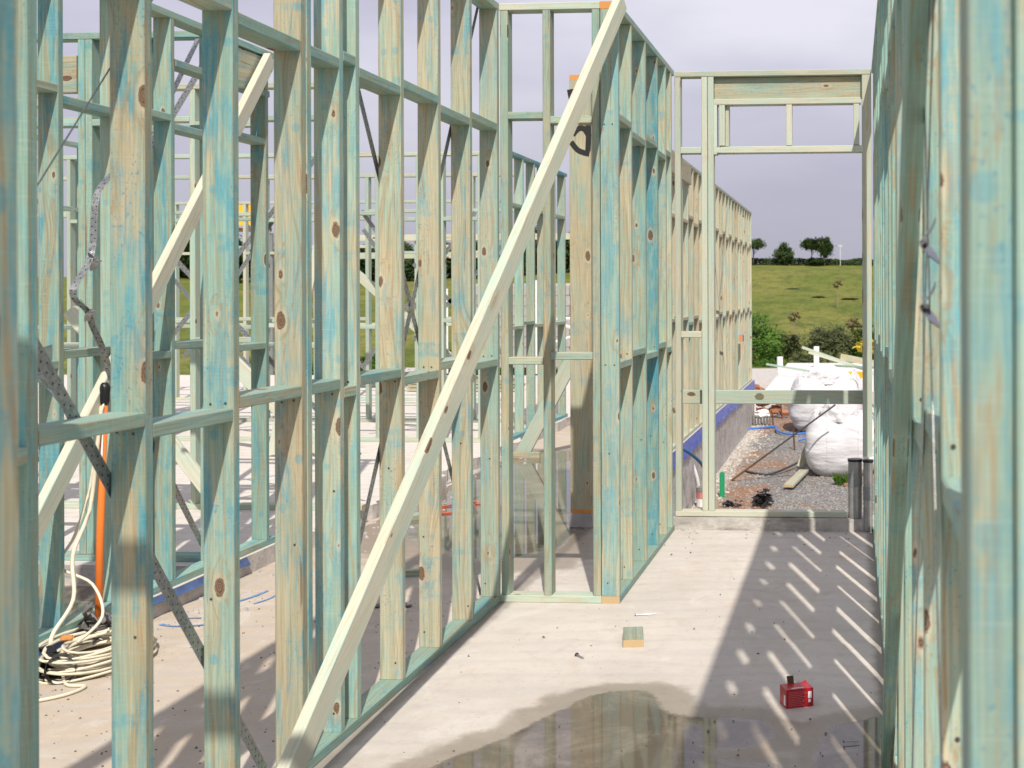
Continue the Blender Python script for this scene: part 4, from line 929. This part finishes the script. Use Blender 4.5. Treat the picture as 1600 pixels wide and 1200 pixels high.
# ------------------------------------------------------------------ left room items
cn = thing('orange_conduit', 'upright orange conduit with black taped top in the left room', 'conduit', (-3.262, 5.36, 0))
vs, fs = tube([(-3.262, 5.36, 0), (-3.255, 5.37, .5), (-3.236, 5.37, 1.06)], .0155, 14); add('pipe', vs, fs, ORANGE, cn, smooth=True, loc=(-3.262, 5.36, 0))
ribbon('white_stripe', [(-3.240, 5.352, .72), (-3.236, 5.352, .85), (-3.230, 5.3535, 1.05)], (1, 0, 0), .009, WHITE, cn)
vs, fs = tube([(-3.236, 5.37, 1.045), (-3.234, 5.37, 1.06), (-3.234, 5.37, 1.09), (-3.231, 5.37, 1.12), (-3.234, 5.37, 1.135), (-3.234, 5.37, 1.14)], [.017, .021, .021, .022, .016, .009], 14); add('taped_top', vs, fs, TAPE, cn, smooth=True, loc=(-3.2, 5.37, 1.045))
cc = thing('cable_coil', 'coil of cream electrical cable lying on the left room floor', 'cable coil', (-3.07, 5.08, 0))
R = random.Random(5)
for k in range(15):
    pts = []; z = .010+(k//3)*.021; r0 = .115+(k % 3)*.030+R.uniform(-.01, .01)
    cx, cy = -3.11+R.uniform(-.012, .012), 5.10+R.uniform(-.02, .02); ph = R.random()*6
    for i in range(41):
        a = ph+i/40*math.tau*2.0; rr = r0+.008*math.sin(3*a+k)+.006*(i/40)
        pts.append((cx+math.cos(a)*rr, cy+math.sin(a)*rr*1.6, z+.010*math.sin(2*a+k)+.004*(i/40)))
    vs, fs = tube(pts, .0052, 6); add('cable_loop', vs, fs, CREAM, cc, smooth=True, loc=(cx, cy, z))
for a in (2.5, 3.6):
    x, y_ = -3.11+math.cos(a+1.2)*.14, 5.08+math.sin(a+1.2)*.24
    pts = [(x+math.cos(q)*.055*math.cos(a), y_+math.cos(q)*.055*math.sin(a), .055+math.sin(q)*.055) for q in [i*math.tau/12 for i in range(13)]]
    ribbon('black_tape_wrap', pts, (-math.sin(a), math.cos(a), 0), .05, TAPE, cc, 2)
crumple('tape_scrap', 'black tape scraps beside the cable coil', 'tape scrap', (-3.19, 4.92, .0), (.035, .05, .03), TAPE, 14, 26)
lc = thing('loose_cable', 'cream cable strands hanging from the conduit top down to the coil', 'cable', (-3.21, 5.3, 0))
addtube('strand', [(-3.232, 5.345, 1.04), (-3.245, 5.33, .85), (-3.26, 5.30, .60), (-3.285, 5.22, .42), (-3.24, 5.15, .25), (-3.27, 5.05, .12), (-3.20, 4.96, .05)], .0085, CREAM, lc)
addtube('strand', [(-3.24, 5.35, 1.03), (-3.27, 5.32, .70), (-3.30, 5.26, .50), (-3.33, 5.2, .38), (-3.20, 5.22, .30), (-3.12, 5.16, .18), (-3.16, 5.05, .10)], .0065, CREAM, lc)
addtube('strand', [(-3.18, 4.98, .02), (-3.05, 4.80, .008), (-2.96, 4.78, .008), (-2.98, 4.66, .008), (-3.10, 4.55, .008), (-3.25, 4.5, .008)], .0065, CREAM, lc)
crumple('grey_rag', 'dirty grey rag bunched round the foot of the orange conduit', 'rag', (-3.235, 5.33, .05), (.035, .05, .05), RAG, 6, 70)
# scraps on the left floor
stick('timber_offcut', 'flat tan offcut near the slab edge, left one of the pair between the studs', (-3.20, 8.55, .02), (-2.99, 8.62, .02), .09, .036, (0, 1, 0), (.9, .1, 0), 'offcut')
stick('timber_offcut', 'flat offcut right of its twin near the slab edge', (-3.02, 8.35, .02), (-2.86, 8.60, .02), .09, .036, (0, 1, 0), (.8, .2, 0), 'offcut')
stick('timber_offcut', 'long dark shaded offcut on the left room floor behind the middle studs', (-2.52, 6.72, .02), (-2.26, 6.80, .02), .05, .036, (0, 1, 0), (.6, .5, 0), 'offcut')
crumple('black_scrap', 'flat black scrap of plastic on the left room floor', 'plastic scrap', (-2.25, 6.13, .002), (.04, .03, .006), TAPE, 2, 18)
for i, (x, y_) in enumerate(((-3.05, 8.95), (-2.80, 9.1), (-2.92, 8.7))):
    tag(addtube('red_cord', [(x, y_, .012), (x+.08, y_+.05, .012), (x+.12, y_-.05, .012), (x+.2, y_+.04, .012)], .006, mat_simple('red_cord_mat', (.62, .09, .03), .6), k=4),
        ('red cord scrap left of the others by the slab edge', 'red cord scrap furthest right near the puddle', 'red cord scrap nearest to the offcuts')[i], 'cord')
tag(addbox('foam_lump', (-3.165, 4.99, .135), (.05, .03, .02), ORNG, rz=.4, bev=.006), 'small orange clay lump resting on the cable coil', 'lump')
st = thing('stone_block', 'pinkish stone block behind the left frames', 'block', (-4.15, 5.9, 0))
for k in range(3): addbox('block', (-4.02, 5.75, .05+k*.105), (.16, .16, .10), BLOCK, st, bev=.005)

# ------------------------------------------------------------------ corridor floor items
oc = thing('timber_offcut', 'small sawn timber offcut alone on the corridor floor', 'offcut', (-.955, 5.56, 0))
board('offcut_body', oc, (-.937, 5.455, .0185), (-.975, 5.67, .0185), .088, .036, (1, 0, 0), (.45, .5, 0))
rb = thing('nail_box', 'small red cardboard box with brown flap up on the corridor floor', 'box', (-.20, 4.74, 0))
rz = .40
def rbp(x, y, z): return Vector((-.205+x*math.cos(rz)-y*math.sin(rz), 4.735+x*math.sin(rz)+y*math.cos(rz), z))
vs = [rbp(x, y_, z) for z in (.001, .072) for x, y_ in ((-.055, -.035), (.05, -.035), (.052, .04), (-.053, .04))]
bmx = boxv((0, 0, 0), (1, 1, 1))[1]; add('box_body', vs, bmx, RED, rb, loc=(-.205, 4.735, 0))
vs = [rbp(x, y_, z) for z, yy in ((.070, .041), (.096, .052)) for x, y_ in ((-.022, yy), (.004, yy), (.004, yy+.0015), (-.022, yy+.0015))]; add('flap', vs, bmx, CARD, rb, loc=(-.205, 4.735, 0))
vs = [rbp(x, y_, z) for x, y_, z in ((.03, .04, .072), (.052, .04, .072), (.05, .043, .079))]; add('torn_corner', vs, [(0, 1, 2)], RED, rb, loc=(-.205, 4.735, 0))
def lab(name, quads, mat):
    vs, fs = [], []
    for x0, x1, z0, z1 in quads:
        o = len(vs); vs += [rbp(x0, -.0356, z0), rbp(x1, -.0356, z0), rbp(x1, -.0356, z1), rbp(x0, -.0356, z1)]; fs.append((o, o+1, o+2, o+3))
    add(name, vs, fs, mat, rb, loc=(-.205, 4.735, 0))
lab('white_label', [(.030, .044, .035, .060), (.031, .041, .020, .031)], WHITE)
R = random.Random(1); qs = []
for row in range(9):
    x = -.046; z = .061-row*.0062
    while x < .018-.01*R.random(): l = R.uniform(.002, .008); qs.append((x, x+l, z, z+.0022)); x += l+.0018
lab('small_print', qs, mat_simple('dull_print', (.62, .20, .20), .5, 0, .1, 10, 0))
vs, fs = [], []
x = -.03
for i in range(9):
    l = R.uniform(.003, .005); o = len(vs); h = .009*R.uniform(.7, 1.1); vs += [rbp(x, -.026, .0725), rbp(x+l, -.026, .0725), rbp(x+l, -.026+h, .0725), rbp(x, -.026+h, .0725)]; fs.append((o, o+1, o+2, o+3)); x += l+.0014
add('lid_print', vs, fs, WHITE, rb, loc=(-.205, 4.735, 0))
vs = [rbp(-.0556, y_, z) for y_, z in ((-.026, .012), (-.010, .012), (-.010, .050), (-.026, .050))]; add('end_label', vs, [(3, 2, 1, 0)], WHITE, rb, loc=(-.205, 4.735, 0))
def nail(lab, a, b, r_=.0025, hr=.006):
    o = thing('steel_nail', lab, 'nail', a); a, b = Vector(a), Vector(b); d = (b-a).normalized()
    vs, fs = tube([a, b], r_, 8); add('shank', vs, fs, STEEL, o, loc=a); vs, fs = tube([a-d*.003, a], hr, 10); add('head', vs, fs, DARKM, o, loc=a)
nail('long bent nail on the corridor floor beyond the offcut', (-1.02, 6.0, .006), (-.93, 6.03, .004))
nail('short bolt on the corridor floor left of the offcut', (-1.15, 5.31, .009), (-1.115, 5.27, .006), .005, .010)
nail('thin nail lying in the right shallow puddle', (-.03, 4.33, .013), (.02, 4.34, .011), .002, .004)

# ------------------------------------------------------------------ plants
def leafmesh(name, n, shape, leaf, mat, seed, clusters=40, stretch=(1, 1, 1)):
    R = random.Random(seed); vs, fs = [], []; cl = []
    for _ in range(clusters):
        while True:
            p = Vector((R.uniform(-1, 1), R.uniform(-1, 1), R.uniform(-1, 1)))
            if .35 < p.length < 1: break
        cl.append((shape(p, R), R.uniform(.07, .20)))
    for i in range(n):
        c, s = cl[R.randrange(clusters)]; p = c+Vector((R.gauss(0, s), R.gauss(0, s), R.gauss(0, s*.7)))
        a = Vector((R.gauss(0, 1), R.gauss(0, 1), R.gauss(0, .6))).normalized(); b = a.orthogonal().normalized(); q = leaf*R.uniform(.5, 1.4); o = len(vs)
        p = Vector((p.x*stretch[0], p.y*stretch[1], p.z*stretch[2]))
        vs += [p-a*q, p+b*q*.5, p+a*q, p-b*q*.5]; fs.append((o, o+1, o+2, o+3))
    return mesh(name, vs, fs, mat)
ell = lambda p, R: Vector((p.x*.75, p.y*.75, p.z*.75))
umb = lambda p, R: Vector((p.x*.95, p.y*.95, abs(p.z)*.55+.15*R.random()))
con = lambda p, R: Vector((p.x*.8*(1-.45*p.z), p.y*.8*(1-.45*p.z), p.z*.85))
C1 = leafmesh('crown', 4600, ell, .085, LF1, 1, 60); C2 = leafmesh('crown', 4400, con, .085, LF1, 2, 40); C3 = leafmesh('crown', 4400, umb, .085, LF1, 3, 34)
C4 = leafmesh('crown', 5200, ell, .050, LF2, 4, 60); C5 = leafmesh('crown', 5200, ell, .050, LF3, 5, 60); C6 = leafmesh('crown', 700, ell, .12, LF4, 6, 16)
TR = {}
def tree(label, x, y, z, rw, rh, lift, cm, name='tree', cat='tree', group=None, trunk=True, tmat=BARK, lean=0):
    o = thing(name, label, cat, (x, y, z), group)
    M = Matrix.Translation((x+lean, y, z+lift+rh)) @ Matrix.Rotation(random.random()*6.3, 4, 'Z') @ Matrix.Diagonal((rw, rw, rh, 1))
    put('crown', cm, M, o)
    if trunk:
        h = lift+rh*1.1; R = random.Random(int(x*10+y))
        vs, fs = tube([(x, y, z-.1), (x+lean*.4, y, z+h*.5), (x+lean, y, z+h)], [rw*.07, rw*.05, rw*.025], 7)
        for q in range(5):
            a = R.random()*6.3; s = h*R.uniform(.5, .8)
            v2, f2 = tube([(x+lean*.6, y, z+s), (x+lean+math.cos(a)*rw*.35, y+math.sin(a)*rw*.35, z+s+rh*.4), (x+lean+math.cos(a)*rw*.65, y+math.sin(a)*rw*.65, z+s+rh*.8)], [rw*.03, rw*.02, rw*.01], 5)
            k = len(vs); vs += v2; fs += [tuple(i+k for i in f_) for f_ in f2]
        add('trunk', vs, fs, tmat, o, smooth=True, loc=(x, y, z))
    return o
Hh = lambda x, y: hgt(x, y)
GT = 'trees along the hill top'
tree('tall layered tree on the hill top, cut off by the end of the wing wall', -25.2, 330, Hh(-25, 330), 2.9, 3.3, 1.2, C3, group=GT)
tree('round dense tree on the hill top, between the cut off tree and the tall pair', -17.2, 330, Hh(-17, 330), 2.7, 2.9, .3, C2, group=GT)
tree('left of the tall pair on the hill top', -10.2, 330, Hh(-10, 330), 2.7, 3.5, 1.0, C3, group=GT)
tree('right of the tall pair on the hill top, with a pale bare trunk', -6.9, 329, Hh(-7, 330), 2.5, 3.3, 1.5, C1, group=GT, tmat=mat_simple('pale_bark', (.42, .33, .27), .9))
tree('dark low bush under the tall pair on the hill top', -9.2, 328, Hh(-9, 328)-.3, 2.8, 1.4, 0, C1, 'bush', 'bush', trunk=False)
# hedge along the hill top: one mass
hm = bpy.data.objects.new('hill_hedge', None)
R = random.Random(9); vs, fs = [], []
for i in range(15000):
    x = R.uniform(-60, 18); d = R.uniform(-1.6, 1.6); y_ = 334+d; top_ = 2.3+.5*noise.noise(Vector((x*.25, 0, 0)))-(.0 if x < -9 else .1)
    z = Hh(x, 334)-.6+R.random()**.6*top_; a = Vector((R.gauss(0, 1), R.gauss(0, 1), R.gauss(0, .5))).normalized(); b = a.orthogonal().normalized(); q = R.uniform(.15, .35); o = len(vs); p = Vector((x, y_, z))
    vs += [p-a*q, p+b*q*.6, p+a*q, p-b*q*.6]; fs.append((o, o+1, o+2, o+3))
tag(add('hill_hedge', vs, fs, LF1, loc=(-20, 334, 9)), 'long dark hedge running along the hill top', 'hedge')
vs, fs = [], []
for i in range(16000):
    x = R.uniform(-190, -45); y_ = 318+R.uniform(-4, 4); top_ = 5.5+4*noise.noise(Vector((x*.09, 3, 0)))+1.5*noise.noise(Vector((x*.4, 1, 0)))
    z = Hh(x, 318)-.6+R.random()**.7*top_; a = Vector((R.gauss(0, 1), R.gauss(0, 1), R.gauss(0, .5))).normalized(); b = a.orthogonal().normalized(); q = R.uniform(.35, .8); o = len(vs); p = Vector((x, y_, z))
    vs += [p-a*q, p+b*q*.6, p+a*q, p-b*q*.6]; fs.append((o, o+1, o+2, o+3))
tag(add('far_thicket', vs, fs, LF1, loc=(-110, 318, 6)), 'dark thicket under the row of trees on the left skyline', 'thicket', kind='stuff')
pole = thing('power_pole', 'thin pale power pole on the hill top, right of the trees', 'pole', (-2.9, 331, Hh(-3, 331)))
vs, fs = tube([(-2.9, 331, Hh(-3, 331)), (-2.9, 331, 13.7)], .07, 6); add('shaft', vs, fs, WHITE, pole, loc=(-2.9, 331, 9)); addbox('crossarm', (-2.9, 331, 13.3), (1.1, .1, .12), WHITE, pole)
def palm(label, x, y, h, s):
    z = Hh(x, y); o = thing('palm_tree', label, 'palm tree', (x, y, z)); vs, fs = tube([(x, y, z), (x, y, z+h)], [s*.09, s*.06], 6); add('trunk', vs, fs, mat_simple('pink_bark', (.30, .20, .16), .9), o, loc=(x, y, z))
    put('crown', C6, Matrix.Translation((x, y, z+h)) @ Matrix.Diagonal((s, s, s*.8, 1)), o)
palm('small lone palm in the middle of the green slope', -1.95, 180, 3.4, .9)
palm('taller palm behind the dark shrubs near the right jamb', .05, 52, 2.05, .38)
palm('shorter palm with pinkish trunk against the right jamb', .62, 50, 1.5, .34)
palm('thin dry palm above the bright green shrub', -2.45, 55, 2.5, .36)
for i, (x, y_, rw, rh, cm, lab_) in enumerate((
    (-3.35, 44, 1.25, 1.25, C4, 'bright green bushy tree at the end of the wing wall'), (-2.75, 41, .8, .62, C4, 'low bright green bush under the bushy tree by the wing wall'),
    (-2.35, 47, .75, .75, C5, 'small dark shrub between the bushy tree and the round olive tree'), (-.85, 46, 1.10, .95, C5, 'round olive green tree in the middle of the door opening'),
    (.30, 47, .85, .85, C4, 'dark shrub right of the round olive tree'), (-1.6, 44, .8, .45, C5, 'low shrub before the round olive tree'),
    (-2.6, 40, .6, .42, C4, 'yellowish low shrub above the brick heap'), (.9, 43, .9, .6, C4, 'green shrub at the right jamb beneath the palms'))):
    tree(lab_, x, y_, -1.25, rw*.95, rh*.86, .12 if i not in (1, 5, 6) else 0, cm, 'bush', 'bush', trunk=i in (0, 2, 3, 4), tmat=BARK)
for x_, y_, w_, lab_ in ((-5.0, 200, 1.3, 'left dark scrub patch halfway up the green slope'), (-.2, 196, 1.7, 'right dark scrub patch halfway up the green slope, by the jamb'), (1.2, 150, 2.2, 'lower dark scrub patch on the slope at the right jamb'), (-10.5, 228, 1.6, 'brown burnt looking scrub patch on the upper slope')):
    tree(lab_, x_, y_, Hh(x_, y_)-.15, w_, .22, 0, C5, 'scrub_patch', 'bush', trunk=False)
crumple('yellow_flowers', 'yellow flowering plant at the right jamb behind the bags', 'plant', (.35, 30, .12), (.12, .1, .14), LFY, 8, 90)
R = random.Random(12)
kinds = ['broad dark tree', 'tall pointed dark tree', 'layered dark tree']
for i in range(34):
    x = -175+i*4.1+R.uniform(-1, 1); y_ = 300+R.uniform(-8, 20); s = R.uniform(.75, 1.3); k = R.randrange(3)
    tree(kinds[k]+' in the dark row of trees on the left skyline', x, y_, Hh(x, y_)-.5, 4.2*s, 4.6*s, .5, (C1, C2, C3)[k], group=kinds[k]+'s in the left skyline row')
R = random.Random(13)
for i in range(10):
    x = -17+i*1.25+R.uniform(-.3, .3); tree('low dark shrub in the band behind the far slab', x, 33+R.uniform(-1, 2), -1.1, R.uniform(.7, 1.1), R.uniform(.4, .65), 0, (C4, C5)[i % 2], 'bush', 'bush', 'low shrubs behind the far slab', trunk=False)
# weed
wd = thing('weed', 'green weed tuft at the foot of the nearer bulk bag', 'weed', (-.115, 15.2, -.75))
vs, fs = [], []; R = random.Random(3)
for i in range(150):
    x, y_ = -.115+R.gauss(0, .035), 15.25+R.gauss(0, .04); a = R.random()*6.3; l = R.uniform(.05, .15); o = len(vs); dx, dy = math.cos(a)*.05, math.sin(a)*.05
    vs += [(x-.004, y_, -.76), (x+.004, y_, -.76), (x+dx+.006, y_+dy, -.76+l*.8), (x+dx*1.6, y_+dy*1.6, -.76+l)]; fs.append((o, o+1, o+2, o+3))
add('leaves', vs, fs, LF2, wd, loc=(-.115, 15.2, -.75))
